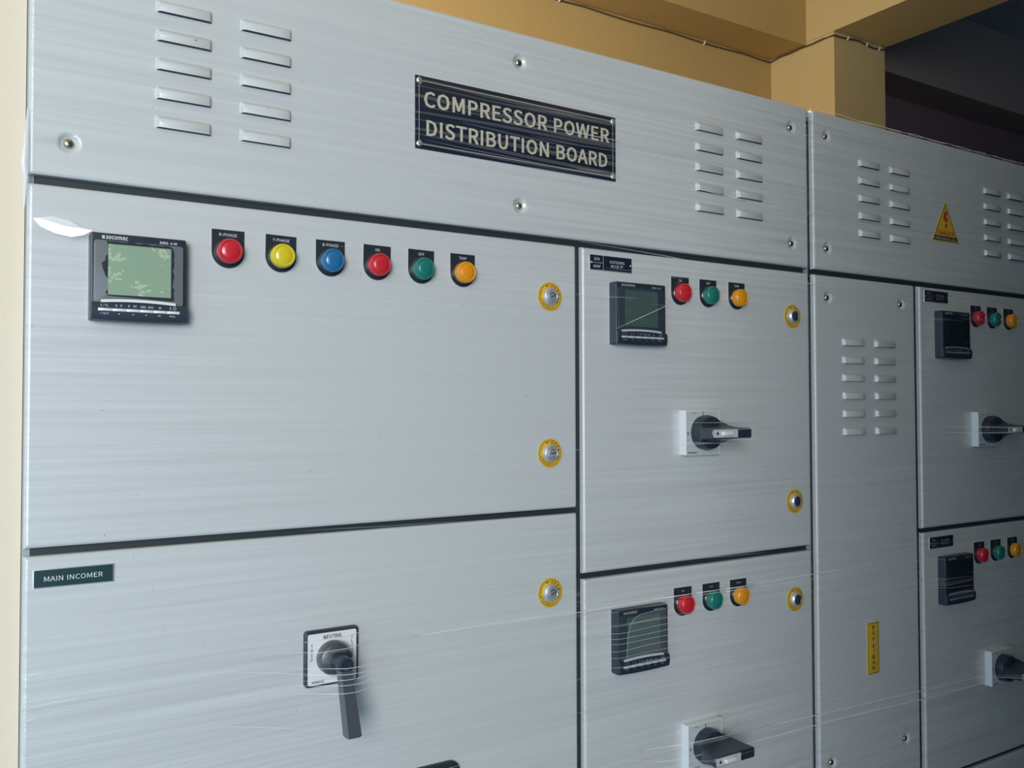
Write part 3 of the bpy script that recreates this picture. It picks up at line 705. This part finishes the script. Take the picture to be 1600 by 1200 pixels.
m = MB(); y = -0.0010
i_ = 0.0022; th = 0.0014
for s_ in (-1, 1):
    o_ = [(s_ * (W2 - 1.6 * i_), i_), (s_ * (W2 - 1.6 * i_ - th * 1.3), i_), (0, HT - 2.6 * i_ - th * 2), (0, HT - 2.6 * i_)]
    m.poly(o_ if s_ < 0 else o_[::-1], y)
zb0, zb1 = 0.0020, 0.0108
m.poly([(tri_pt(-1, zb0) + 0.004, zb0), (tri_pt(1, zb0) - 0.004, zb0), (tri_pt(1, zb1) - 0.004, zb1), (tri_pt(-1, zb1) + 0.004, zb1)], y)
m.build('border', BLACKTXT, t)
m = MB(); m.text('415 VOLTS AC', 0, 0.0064, 0.064, 0.0050, -0.0012, 0, 0.01); m.build('voltage_lettering', pm('sticker_cream_print', (0.6, 0.5, 0.25, 1), 0.5), t)
m = MB(); m.text('DANGER', 0, 0.0160, 0.052, 0.0072, -0.0012, 0, 0.03)
m.poly([(-0.0285, 0.0212), (0.0285, 0.0212), (0.0282, 0.0218), (-0.0282, 0.0218)], -0.0012); m.build('danger_lettering', RED, t)
m = MB(); bolt(m, 0.0, 0.0420, 0.034, -0.0012); m.build('bolt_symbol', RED, t)


# ------------------------------------------------------------------ panel meters (local origin: lower left corner on the door)
MW, MH = 0.0935, 0.0895


def meter(x, z, label, lens_m, lcd_m, txt, bar_m, ragged=False, cat='panel meter'):
    t = thing('panel_meter', (x, 0, z + H0), label, cat, 'square digital panel meters')
    X = lambda f: f * MW
    Zf = lambda f: MH * (1 - f)
    q = 0.0150
    m = MB()
    m.plate(0, MW, 0, MH, 0, -q, 0.0022, 0.0014)
    # bulged key strip along the foot
    n = 14; L = []
    for i in range(n + 1):
        f = i / n; xx = 0.001 + f * (MW - 0.002 + 0.0010); bz = 0.0012 * (1 - (2 * f - 1) ** 2)
        L.append([(xx, -q + 0.002, Zf(0.79) + bz), (xx, -q - 0.0022, Zf(0.80) + bz), (xx, -q - 0.0036, Zf(0.84)), (xx, -q - 0.0036, Zf(0.93) - bz), (xx, -q - 0.0020, Zf(0.99) - bz), (xx, -q + 0.002, Zf(1.0) - bz)])
    m.loops(L, 0, cap0=True)
    m.build('housing', NAVY, t)
    m = MB(); m.plate(X(0.035), X(0.965), Zf(0.80), Zf(0.085), -q, -q - 0.0006, 0.003, 0.0003)
    lens = m.build('lens', lens_m, t)
    if ragged:      # dark rim of the glass left clear where the protective film has lifted
        m = MB(); rnd = random.Random(3)
        P = []
        for i in range(15): P.append((X(0.155 + 0.665 * i / 14), Zf(0.092 + rnd.uniform(-.008, .008))))
        for i in range(15): P.append((X(0.862 + rnd.uniform(-.012, .012)), Zf(0.12 + 0.62 * i / 14)))
        P += [(X(0.83), Zf(0.745)), (X(0.175), Zf(0.72))]
        P += [(X(0.150), Zf(0.68)), (X(0.176), Zf(0.64)), (X(0.176), Zf(0.52)), (X(0.15), Zf(0.49)), (X(0.125), Zf(0.42)), (X(0.112), Zf(0.345)), (X(0.145), Zf(0.32)), (X(0.150), Zf(0.27)), (X(0.172), Zf(0.24)), (X(0.170), Zf(0.12))]
        m.poly(P[::-1], -q - 0.0007)
        m.build('film_tear', BLACK, t)
    m = MB(); m.plate(X(0.176), X(0.833), Zf(0.705), Zf(0.125), -q - 0.0006, -q - 0.0009, 0.0006)
    m.build('screen', lcd_m, t)
    m = MB(); L = []
    for i in range(n + 1):
        f = i / n; xx = X(0.105 + 0.775 * f); bz = 0.0016 * (1 - (2 * f - 1) ** 2)
        L.append([(xx, -q - 0.0002, Zf(0.800) + bz), (xx, -q - 0.0034, Zf(0.800) + bz), (xx, -q - 0.0030, Zf(0.768) + bz), (xx, -q - 0.0002, Zf(0.764) + bz)])
    m.loops(L, 0, cap0=True)
    m.build('accent_bar', bar_m, t)
    for i in range(6):
        m = MB(); x0 = X(0.073 + 0.1415 * i); a = x0 + 0.0002; b = x0 + X(0.1415) - 0.0002
        nn = 5; L = []
        for k in range(nn + 1):
            f = k / nn; xx = a + (b - a) * f; bl = 0.0010 * (1 - (2 * f - 1) ** 2) if 0 < f < 1 else 0
            L.append([(xx, -q - 0.003, Zf(0.899)), (xx, -q - 0.0044 - bl, Zf(0.895)), (xx, -q - 0.0046 - bl, Zf(0.868)), (xx, -q - 0.003, Zf(0.861))])
        m.loops(L, 0, cap0=True)
        m.build('button', bar_m, t)
    m = MB(); y = -q - 0.0009
    m.text('socomec', X(0.265), Zf(0.050), X(0.225), 0.0036, -q - 0.0004, 0, 0.03)
    for a, b in ((0.110, 0.135), (0.118, 0.143)):
        m.poly([(X(a), Zf(0.068)), (X(a + 0.012), Zf(0.068)), (X(b), Zf(0.032)), (X(b - 0.012), Zf(0.032))], -q - 0.0004)
    m.poly([(X(0.108), Zf(0.032)), (X(0.122), Zf(0.032)), (X(0.146), Zf(0.068)), (X(0.132), Zf(0.068))], -q - 0.00045)
    m.text('DIRIS  A-30', X(0.805), Zf(0.058), X(0.185), 0.0026, -q - 0.0004, 0, 0.02)
    m.build('brand_lettering', txt, t)
    m = MB(); y = -q - 0.0039
    for s_, f, w in (('I.°C', 0.14, 0.075), ('V', 0.258, 0.02), ('F', 0.310, 0.016), ('P', 0.388, 0.018), ('PF', 0.45, 0.034), ('MAX', 0.535, 0.055), ('AVG', 0.612, 0.055), ('H', 0.71, 0.022), ('E', 0.825, 0.016)):
        m.text(s_, X(f), Zf(0.832), X(w), 0.0024, y, 0, 0.0)
    m.ring(X(0.868), Zf(0.832), 0.0016, 0.0012, y)
    for s_, f, w in (('I TEST', 0.14, 0.085), ('OK', 0.705, 0.03), ('PROG.', 0.845, 0.065)):
        m.text(s_, X(f), Zf(0.925), X(w), 0.0017, y, 0, 0.0)
    for f in (0.285, 0.43, 0.565):
        m.poly([(X(f) - 0.0008, Zf(0.930)), (X(f) + 0.0008, Zf(0.930)), (X(f), Zf(0.916))], y)
    m.build('key_legend', txt, t)
    return t


meter(0.1300, 0.0908, 'digital meter with pale green bubbled screen, on the wide upper door', LENSGREY, LCDPALE, WHITETXT, WHITEPL, True)
BARG = pm('silver_grey_keys', (0.42, 0.47, 0.50, 1), 0.35)
BARD = pm('dull_grey_keys', (0.15, 0.19, 0.22, 1), 0.4)
meter(0.8108, 0.0905, 'dark square meter with dim green screen on the upper outgoing door', LENSDARK, LCDDARK, GREYTXT, BARG)
meter(0.8108, -0.3752, 'dark square meter on the lower outgoing door, crossed by several pale film pleats', LENSDARK, LCDDARK, GREYTXT, BARG)
meter(1.5970, 0.0930, 'black unlit meter on the far upper door beside a red pilot light', LCDBLACK, LCDBLACK, GREYTXT, BARD)
meter(1.5958, -0.3710, 'black unlit meter on the far middle door beside a red pilot light', LCDBLACK, LCDBLACK, GREYTXT, BARD)


# ------------------------------------------------------------------ pilot lights
def lamp(x, z, word, lens_m, label, txt=WHITETXT, tilt=0.0, group='pilot lights'):
    t = thing('pilot_light', (x + 0.0178, 0, z - 0.0245 + H0), label, 'pilot light', group)
    t.rotation_euler = (0, tilt, 0)
    r = 0.0178
    P = [(-r, 0.0245), (-r, 0.0)] + [(-r * math.cos(R(a)), -r * math.sin(R(a))) for a in range(10, 171, 10)] + [(r, 0.0), (r, 0.0245)]
    m = MB(); m.poly([(a * 1.025, b * 1.02) for a, b in P], -0.0005, 0, 0.0005); e = m.build('plate_edge', GREYPL, t)
    m = MB(); m.poly(P, -0.0012, 0, 0.0007)
    pl = m.build('legend_plate', BLACK, t)
    m = MB(); m.text(word, 0, 0.0190, 0.0031 * len(word) * 0.9, 0.0034, -0.0014, 0, 0.0); m.build('lettering', txt, pl)
    m = MB(); m.lathe(0, 0, [(0.0150, 0.0010), (0.0150, 0.0035), (0.0142, 0.0042), (0.0134, 0.0042)], 0, 40, cap=False); m.build('bezel', BLACK, t)
    m = MB(); m.lathe(0, 0, [(0.0137, 0.0036), (0.0137, 0.0110), (0.0131, 0.0136), (0.0117, 0.0149), (0.0108, 0.0148), (0.0103, 0.0140), (0.0097, 0.0141), (0.0090, 0.0147), (0.0050, 0.0153), (0.0005, 0.0155)], 0, 40)
    m.build('lens', lens_m, t)
    return t


row = [('R-PHASE', LR, 'red pilot light marked R-PHASE, nearest the pale screen meter'), ('Y-PHASE', LY, 'yellow pilot light marked Y-PHASE on the wide door'),
       ('B-PHASE', LB, 'blue pilot light marked B-PHASE on the wide door'), ('ON', LR, 'red pilot light marked ON between the blue and green lights of the wide door'),
       ('OFF', LG, 'green pilot light marked OFF on the wide door'), ('TRIP', LA, 'amber pilot light marked TRIP at the end of the row on the wide door')]
for i, (wd, lm, lb) in enumerate(row):
    lamp(0.2534 + 0.0597 * i, 0.1985, wd, lm, lb, tilt=(0.0, 0.015, 0.0, 0.01, 0.01, 0.0)[i])
trio = [('ON', LR, 'red'), ('OFF', LG, 'green'), ('TRIP', LA, 'amber')]
for xs, z, where, tx in (((0.9285, 0.9867, 1.0489), 0.1975, 'on the upper outgoing door', WHITETXT), ((0.9293, 0.9879, 1.0465), -0.2688, 'on the lower outgoing door', GREYTXT),
                         ((1.7160, 1.7740, 1.8338), 0.2003, 'on the far upper door', GREYTXT), ((1.7144, 1.7727, 1.8336), -0.2652, 'on the far middle door', GREYTXT)):
    for i, (wd, lm, cn) in enumerate(trio):
        lamp(xs[i], z, wd, lm, '%s pilot light marked %s %s' % (cn, wd, where), tx)


# ------------------------------------------------------------------ door-coupled rotary switches (local origin: plate centre)
def rotary(x, z, label, flip=1.0, bright=True):
    t = thing('rotary_switch', (x + 0.0357, 0, z - 0.0338 + H0), label, 'switch', 'rotary door switches')
    W, Hh = 0.0357, 0.0338; q = 0.0135
    m = MB(); m.plate(-W, W, -Hh, Hh, 0, -q, 0.0010, 0.0006); pl = m.build('mounting_plate', WHITEPL, t)
    m = MB(); m.plate(-W + 0.0010, W - 0.0035, -Hh + 0.001, Hh - 0.0012, -q, -q - 0.0003, 0.0004); m.build('dial_face', GREYPL, pl)
    m = MB(); y = -q - 0.0005
    m.poly([(-0.0008, 0.0250), (0.0004, 0.0250), (0.0004, 0.0322), (-0.0008, 0.0322)], y)
    m.text('TRIP', -0.0185, 0.0288, 0.009, 0.0018, y); m.text('O', -0.0312, -0.0010, 0.0042, 0.0050, y, 0, 0.02); m.text('OFF', -0.0305, -0.0110, 0.006, 0.0016, y)
    m.text('SIEMENS', -0.0225, -0.0300, 0.0190, 0.0028, y, 0, 0.03)
    m.build('lettering', BLACKTXT, pl)
    # round hub flaring into the upright grip
    m = MB()
    m.lathe(0, 0, [(0.0255, q), (0.0258, q + 0.004), (0.0254, q + 0.014), (0.0240, q + 0.0185), (0.0160, q + 0.021), (0.0005, q + 0.0215)], 0, 48)
    for k in range(12):
        a = 2 * math.pi * k / 12
        m.box(0.0255 * math.cos(a) - 0.0006, 0.0255 * math.cos(a) + 0.0006, -q - 0.013, -q - 0.001, 0.0255 * math.sin(a) - 0.0006, 0.0255 * math.sin(a) + 0.0006)
    m.build('hub', NAVY, t)
    m = MB(); th = 0.0072; y0, y1 = -(q + 0.016), -0.0735
    def lp(y, xa, xb, tt, ch=0.0015):
        return [(xa, y, -tt + ch), (xa + ch, y, -tt), (xb - ch, y, -tt), (xb, y, -tt + ch), (xb, y, tt - ch), (xb - ch, y, tt), (xa + ch, y, tt), (xa, y, tt - ch)]
    m.loops([lp(y0, -0.0240, 0.0250, 0.0165), lp(y0 - 0.006, -0.0300, 0.0330, 0.0110), lp(y0 - 0.016, -0.0365, 0.0385, 0.0080), lp(y1 + 0.0012, -0.0400, 0.0400, th), lp(y1, -0.0390, 0.0390, th - 0.001)], 0, cap0=True)
    g = m.build('grip', NAVY, t)
    m = MB(); m.plate(-0.0385, 0.0105, -0.0058, 0.0058, y1, y1 - 0.0006, 0.0005); m.build('indicator_label', GREYPL, g)
    m = MB(); m.plate(-0.0230, -0.0020, -0.0030, 0.0030, y1 - 0.0006, y1 - 0.0052, 0.0014, 0.0012); m.build('locking_slider', WHITEPL, g)
    m = MB(); yy = y1 - 0.0008
    m.poly([(-0.0340, 0), (-0.0290, -0.0030), (-0.0290, -0.0008), (-0.0290, 0.0008), (-0.0290, 0.0030)], yy); m.build('arrow_mark', BLACKTXT, g)
    return t


rotary(0.9437, -0.0036, 'black-handled rotary switch on white plate, upper outgoing door below the dim green meter')
rotary(0.9436, -0.4712, 'black-handled rotary switch seen from above at the bottom of the lower outgoing door')
rotary(1.7150, -0.0098, 'black-handled rotary switch on the far upper door, cut by the frame edge')
rotary(1.7480, -0.4800, 'black-handled rotary switch on the far middle door, cut by the frame edge')

# ------------------------------------------------------------------ main breaker control switch with pistol grip
t = thing('control_switch', (0.3920, 0, -0.2882 + H0), 'square control switch with long grey lever marked TRIP NEUTRAL CLOSE', 'switch')
W, Hh = 0.0326, 0.0322
m = MB(); m.plate(-W, W, -Hh, Hh, 0, -0.0065, 0.0045, 0.0018); m.build('frame', NAVY, t)
m = MB(); m.plate(-W + 0.0030, W - 0.0028, -Hh + 0.0026, Hh - 0.0034, -0.0065, -0.0070, 0.0022); pl = m.build('dial_plate', WHITEPL, t)
m = MB(); y = -0.0072
m.text('NEUTRAL', 0.0008, 0.0238, 0.0230, 0.0048, y, 0, 0.015)
for i, ch in enumerate('TRIP'): m.text(ch, -0.0248, 0.0150 - 0.0052 * i, 0.0028 if ch != 'I' else 0.0008, 0.0040, y, 0, 0.01)
for i, ch in enumerate('CLOSE'): m.text(ch, 0.0248, 0.0205 - 0.0052 * i, 0.0026, 0.0040, y, 0, 0.0)
m.text('SIEMENS', -0.0175, -0.0262, 0.0150, 0.0030, y, 0, 0.03)
m.build('lettering', BLACKTXT, pl)
m = MB()
m.lathe(0, 0, [(0.0195, 0.0070), (0.0196, 0.0120), (0.0192, 0.0180), (0.0180, 0.0205), (0.0140, 0.0225), (0.0080, 0.0235), (0.0004, 0.0238)], 0, 48)
m.build('knob', GRIP, t)
m = MB()
m.lathe(0, -0.0005, [(0.0092, 0.0180), (0.0088, 0.0360), (0.0096, 0.0400), (0.0098, 0.0470), (0.0085, 0.0500), (0.0060, 0.0504), (0.0052, 0.0490), (0.0004, 0.0488)], 0, 32)
m.build('shaft_boss', NAVY, t)
m = MB()
L = []
for f in (0.0, 0.06, 0.5, 0.92, 0.985, 1.0):
    z = -0.002 - 0.0715 * f; yc = -0.0420 - 0.0260 * f
    w = (0.0074 + 0.0014 * f) * (0.9 if f in (0.0, 1.0) else 1); dp = (0.0065 + 0.0010 * f) * (0.85 if f in (0.0, 1.0) else 1); c = 0.0018
    L.append([(-w + c, yc + dp, z), (w - c, yc + dp, z), (w, yc + dp - c, z), (w, yc - dp + c, z), (w - c, yc - dp, z), (-w + c, yc - dp, z), (-w, yc - dp + c, z), (-w, yc + dp - c, z)])
m.loops(L, 0, cap0=True)
m.build('lever', GRIP, t)

# dark breaker window whose rounded top edge shows at the bottom of the wide lower door
t = thing('breaker_bezel', (0.475, -0.0002, -0.53 + H0), 'dark rounded bezel just entering the frame at the bottom of the wide lower door', 'breaker bezel')
m = MB(); m.plate(-0.088, 0.088, -0.088, 0.088, 0, -0.006, 0.014, 0.003, n=10); m.build('frame', NAVY, t)
m = MB(); m.plate(-0.070, 0.070, -0.070, 0.070, -0.006, -0.0075, 0.006, 0.0008); m.build('breaker_face', BLACK, t)
m = MB(); m.plate(-0.012, 0.012, -0.025, 0.030, -0.0075, -0.030, 0.003, 0.002); m.build('toggle', BLACK, t)

# ------------------------------------------------------------------ stretch film: gathered pleats and folds clinging to the board
FILM1 = pm('stretch_film_pleat', (0.93, 0.96, 0.98, 1), 0.3, alpha=0.80, coat=1.0)
FILM2 = pm('stretch_film_faint_pleat', (0.90, 0.95, 0.98, 1), 0.3, alpha=0.34, coat=1.0)
FILM4 = pm('stretch_film_broad_pleat', (0.72, 0.74, 0.72, 1), 0.25, alpha=0.075, coat=0.8)
FILM3 = pm('stretch_film_fold_and_glint', (0.90, 0.93, 0.97, 1), 0.12, alpha=0.45, coat=1.0)
bumps = [(0.130, 0.2235, 0.0905, 0.181, 0.0185), (0.811, 0.9045, 0.0905, 0.181, 0.0185), (0.811, 0.9045, -0.3755, -0.285, 0.0185),
         (1.597, 1.69, 0.093, 0.183, 0.0185), (1.596, 1.69, -0.371, -0.281, 0.0185), (0.94, 1.022, -0.046, -0.029, 0.080), (0.954, 1.006, -0.063, -0.011, 0.036),
         (0.94, 1.022, -0.514, -0.496, 0.080), (0.954, 1.006, -0.531, -0.479, 0.036), (1.711, 1.79, -0.052, -0.035, 0.080), (1.744, 1.822, -0.522, -0.504, 0.080),
         (0.359, 0.425, -0.321, -0.256, 0.0072), (0.3725, 0.4115, -0.308, -0.269, 0.0245), (0.383, 0.401, -0.365, -0.28, 0.076)]
for xs, z in (([0.2534 + 0.0597 * i for i in range(6)], 0.174), ([0.9285, 0.9867, 1.0489], 0.173), ([0.9293, 0.9879, 1.0465], -0.2933), ([1.716, 1.774, 1.8338], 0.1758), ([1.7144, 1.7727, 1.8336], -0.2897)):
    for x in xs: bumps.append((x + 0.004, x + 0.0316, z - 0.0137, z + 0.0137, 0.0165))


bumps += [(0.5016, 0.8225, 0.326, 0.419, 0.0042), (0.082, 0.158, -0.178, -0.158, 0.0018), (0.774, 0.853, 0.195, 0.218, 0.0018), (1.564, 1.641, 0.198, 0.221, 0.0018),
          (1.569, 1.646, -0.266, -0.244, 0.0018), (1.593, 1.682, 0.317, 0.397, 0.0015), (1.382, 1.415, -0.470, -0.379, 0.0015), (0.387, 0.563, -0.62, -0.442, 0.0062)]
for x, z in ((0.7069, 0.1525), (0.7059, -0.0612), (0.7055, -0.2502), (1.1979, 0.1512), (1.1987, -0.1547), (1.1971, -0.3154)): bumps.append((x - 0.012, x + 0.012, z - 0.013, z + 0.013, 0.0075))
for xs, z in (([0.2534 + 0.0597 * i for i in range(6)], 0.1985), ([0.9285, 0.9867, 1.0489], 0.1975), ([0.9293, 0.9879, 1.0465], -0.2688), ([1.716, 1.774, 1.8338], 0.2003), ([1.7144, 1.7727, 1.8336], -0.2652)):
    for x in xs: bumps.append((x, x + 0.0356, z - 0.042, z, 0.0015))
for xs in (0.1935, 0.2835, 0.9805, 1.0685, 1.374, 1.463, 1.7688, 1.8555):
    for z in TOPZ: bumps.append((xs, xs + 0.0595, z - 0.001, z + 0.0145, LH))
for z in BZ: bumps += [(1.324, 1.3835, z, z + 0.0145, LH), (1.4132, 1.4727, z, z + 0.0145, LH)]


def film_y(x, z):
    q = 0.0005
    for a, b, c, d, hh in bumps:
        if c - 0.001 <= z <= d + 0.001:
            dx = max(a - x, x - b, 0)
            q = max(q, hh + 0.0010 - dx * 0.7)
    return -q


def pleat(m, pts, r, mat, wob=0.0, lift=False):
    P = []
    L = sum(math.hypot(pts[i + 1][0] - pts[i][0], pts[i + 1][1] - pts[i][1]) for i in range(len(pts) - 1))
    n = max(4, int(L / 0.008)); acc = 0; segs = []
    for i in range(len(pts) - 1):
        (xa, za), (xb, zb) = pts[i], pts[i + 1]
        k = max(1, int(n * math.hypot(xb - xa, zb - za) / L))
        for j in range(k): segs.append((xa + (xb - xa) * j / k, za + (zb - za) * j / k))
    segs.append(pts[-1])
    ph = random.uniform(0, 6)
    for i, (x, z) in enumerate(segs):
        z += wob * math.sin(ph + x * 23) + wob * 0.5 * math.sin(ph * 2 + x * 61)
        y = film_y(x, z)
        if lift: x, z = x * (1 + y / S), z * (1 + y / S)      # where the film stands off the doors
        P.append((x, y, z + H0))
    N = len(P)
    m.tube(P, [r * min(1, 0.15 + 3.0 * min(i, N - 1 - i) / N) for i in range(N)], mat, 5)


long_lines = [
    [(0.7575, 0.2338), (0.9186, 0.2273), (1.0885, 0.2167), (1.2583, 0.2083), (1.5216, 0.1974)],
    [(0.60, -0.2830), (0.7381, -0.2827), (0.9087, -0.2809), (1.0803, -0.2814), (1.2742, -0.2790), (1.40, -0.2770)],
    [(0.9302, -0.2838), (1.0803, -0.2859), (1.2741, -0.2876)],
    [(0.4274, -0.2828), (0.5762, -0.2806), (0.7490, -0.2805)],
    [(0.8038, -0.4896), (0.9627, -0.5034), (1.1148, -0.5095), (1.2699, -0.5145), (1.5592, -0.5241), (1.7721, -0.5291), (1.95, -0.534)],
    [(0.8504, -0.5137), (0.9625, -0.5240), (1.0942, -0.5286), (1.2696, -0.5300), (1.5588, -0.5394), (1.7491, -0.5426), (1.95, -0.5440)],
    [(0.6463, 0.3866), (0.8229, 0.3870), (0.9992, 0.3839)],
    [(0.8707, 0.4822), (1.0141, 0.4838), (1.2419, 0.4884), (1.3051, 0.4869), (1.5146, 0.4810)],
    [(1.1289, 0.4617), (1.2381, 0.4604), (1.4564, 0.4497)],
    [(0.8694, 0.3270), (1.0641, 0.3310), (1.3021, 0.3258)],
    [(1.2038, 0.3256), (1.3840, 0.3257), (1.5908, 0.3236), (1.7748, 0.3201)],
    [(1.2372, 0.4057), (1.4273, 0.4001), (1.5926, 0.3948), (1.8640, 0.3908)],
    [(1.5274, 0.4408), (1.6890, 0.4432), (1.8657, 0.4442)],
    [(0.9586, 0.3387), (1.1420, 0.3290), (1.2359, 0.3304)]]
film = thing('stretch_wrap', (0.98, 0, H0), 'clear stretch film wrapped around the board, showing as fine pale pleats', 'plastic film')
off = tuple(film.location)
m = MB()
for i, l in enumerate(long_lines): pleat(m, l, 0.00060 if i in (1, 4, 5) else 0.00040, 0, 0.0002, True)
pleat(m, [(0.808, 0.112), (0.9243, 0.1585)], 0.00035, 0)
for a in ([(0.0756, -0.2949), (0.1003, -0.2918), (0.1293, -0.2917)], [(0.0757, -0.3061), (0.0891, -0.3048)], [(0.0757, -0.262), (0.093, -0.260)]): pleat(m, a, 0.0003, 0)
# pleats that sag over the main switch, the meters and the far doors
for z in (-0.266, -0.2755, -0.2835, -0.291, -0.2965, -0.302, -0.3105): pleat(m, [(0.335, z - 0.001), (0.39, z), (0.45, z + 0.001)], 0.00022, 0, 0.0005)
for z in (-0.304, -0.314, -0.322, -0.330, -0.339, -0.349, -0.362): pleat(m, [(0.775, z - 0.0025), (0.86, z), (0.95, z + 0.001)], 0.00018, 0, 0.0005)
for z in (-0.022, -0.030, -0.046, -0.052): pleat(m, [(0.93, z), (1.01, z - 0.001), (1.10, z - 0.001)], 0.00022, 0, 0.0004)
for z in (-0.020, -0.027, -0.037, -0.048, -0.056, -0.062): pleat(m, [(1.60, z), (1.74, z - 0.001), (1.80, z - 0.001)], 0.0004, 0, 0.0005)
for z in (-0.490, -0.500, -0.511): pleat(m, [(1.68, z), (1.80, z - 0.002)], 0.0003, 0, 0.0005)
tag(m.build('bright_pleats', FILM1, film, off), kind='stuff')
m = MB(); rnd = random
for i in range(210):
    u = rnd.random()
    if u < 0.35: x, z, sl = rnd.uniform(0.30, 1.9), rnd.uniform(0.245, 0.50), rnd.uniform(-0.03, 0.02)
    elif u < 0.62: x, z, sl = rnd.uniform(0.12, 1.8), rnd.uniform(-0.60, -0.20), rnd.uniform(-0.03, 0.02)
    elif u < 0.85: x, z, sl = rnd.uniform(0.80, 1.9), rnd.uniform(-0.55, 0.20), rnd.uniform(-0.03, 0.02)
    else: x, z, sl = rnd.uniform(0.25, 1.0), rnd.uniform(-0.15, 0.20), rnd.uniform(-0.02, 0.01)
    ln = rnd.uniform(0.03, 0.22)
    pleat(m, [(x, z), (min(x + ln, 2.04), z + sl * ln)], rnd.uniform(0.00012, 0.00028) * (0.7 + 0.5 * x), 0, 0.0003)
tag(m.build('faint_pleats', FILM2, film, off), kind='stuff')
m = MB()
for a in ([(1.7724, 0.0101), (1.8118, 0.0141)], [(1.8397, 0.1528), (1.8830, 0.1520)], [(1.8149, 0.1166), (1.8505, 0.1178)], [(1.8594, 0.0970), (1.8910, 0.0978)],
          [(1.3505, 0.1586), (1.3770, 0.1578)], [(1.3413, 0.1335), (1.3729, 0.1326)], [(1.2972, 0.0644), (1.3278, 0.0628)], [(1.3773, 0.2635), (1.4097, 0.2617)], [(1.4844, 0.3448), (1.5056, 0.3460)]):
    pleat(m, a, 0.0006 if a[0][0] > 1.77 and a[0][1] < 0.05 else 0.00035, 0)
BAND = MB()
for i in range(135):
    u = rnd.random()
    if u < 0.45: x, z = rnd.uniform(0.40, 1.7), rnd.uniform(0.245, 0.50)
    elif u < 0.75: x, z = rnd.uniform(0.12, 1.7), rnd.uniform(-0.60, -0.20)
    else: x, z = rnd.uniform(0.80, 1.8), rnd.uniform(-0.55, 0.20)
    if i < 9: x, z = rnd.uniform(0.44, 0.52), 0.332 + 0.0100 * i + rnd.uniform(-.002, .002)
    ln = rnd.uniform(0.12, 0.5) if i >= 9 else rnd.uniform(0.35, 0.5); w = rnd.uniform(0.0008, 0.0030); sl = rnd.uniform(-0.03, 0.015); n = int(ln / 0.008); ph = rnd.uniform(0, 6)
    A = []; B_ = []; C_ = []
    for k in range(n + 1):
        xx = min(x + ln * k / n, 2.05); zz = z + sl * ln * k / n + 0.0008 * math.sin(ph + xx * 19); e = w * abs(math.sin(math.pi * k / n)) ** 0.6 + 1e-5
        A.append((xx, film_y(xx, zz + e), zz + e + H0)); C_.append((xx, film_y(xx, zz) - 0.25 * e, zz + H0)); B_.append((xx, film_y(xx, zz - e), zz - e + H0))
    BAND.add(A + C_ + B_, [f for k in range(n) for f in ((n + 1 + k, n + 2 + k, k + 1, k), (2 * n + 2 + k, 2 * n + 3 + k, n + 2 + k, n + 1 + k))])
tag(BAND.build('broad_pleats', FILM4, film, off), kind='stuff')
m_keep2 = m
tag(m_keep2.build('glint_strands', FILM3, film, off), kind='stuff')  # short pale strands stand in for highlights on the film
m = MB()
# fold running from the left edge to the corner of the first meter
P = [(0.0790, 0.1905, -0.0006), (0.0960, 0.1935, -0.0045), (0.1110, 0.1900, -0.0085), (0.1220, 0.1835, -0.0130), (0.1315, 0.1812, -0.0165), (0.1235, 0.1760, -0.0135), (0.1130, 0.1735, -0.0100), (0.0980, 0.1770, -0.0050), (0.0860, 0.1830, -0.0020)]
c_ = (0.1050, 0.1845, -0.0085)
m.add([(x, y, z + H0) for x, z, y in P] + [(c_[0], c_[2], c_[1] + H0)], [(i, (i + 1) % 9, 9) for i in range(9)])
m.build('glossy_fold', FILM3, film, off)
m = MB()
# bunched film at the corner below the top panel and along the left edge
m.tube([(0.0712, -0.001, 0.20 + H0), (0.0725, -0.002, 0.231 + H0), (0.0705, -0.004, 0.245 + H0), (0.0720, -0.003, 0.262 + H0), (0.0735, -0.001, 0.30 + H0)], [0.0006, 0.0022, 0.0034, 0.0024, 0.0006], 0, 8)
m.build('corner_bunch', FILM3, film, off)
# loosened film standing off the lens of the meter on the lower outgoing door
m = MB(); P = [(0.8255, -0.3660), (0.8262, -0.3400), (0.8285, -0.3200), (0.8330, -0.3060), (0.8400, -0.2985), (0.8500, -0.2950), (0.8700, -0.2930), (0.9000, -0.2915), (0.9010, -0.3600)]
m.poly([(x, z + H0) for x, z in P][::-1], -0.0162); o = m.build('loose_patch', pm('stretch_film_loose_patch', (0.7, 0.78, 0.85, 1), 0.25, alpha=0.055, coat=0.3), film, off)
m = MB(); m.tube([(x, -0.0164, z + H0) for x, z in P[:8]], 0.00025, 0, 5); m.build('patch_rim', FILM2, film, off)
# torn edge of the film along the top of the board
m = MB()
for k in range(5):
    pts = []
    x0 = 1.25 + 0.14 * k
    for i in range(24):
        x = x0 + i * 0.011
        pts.append((x, 0.002 + 0.0015 * math.sin(i * 0.7 + k), ZT + H0 + 0.0016 + 0.0024 * abs(math.sin(i * 0.23 + k * 1.3))))
    m.tube(pts, 0.0005, 0, 5)
m.build('torn_edge', FILM1, film, off)
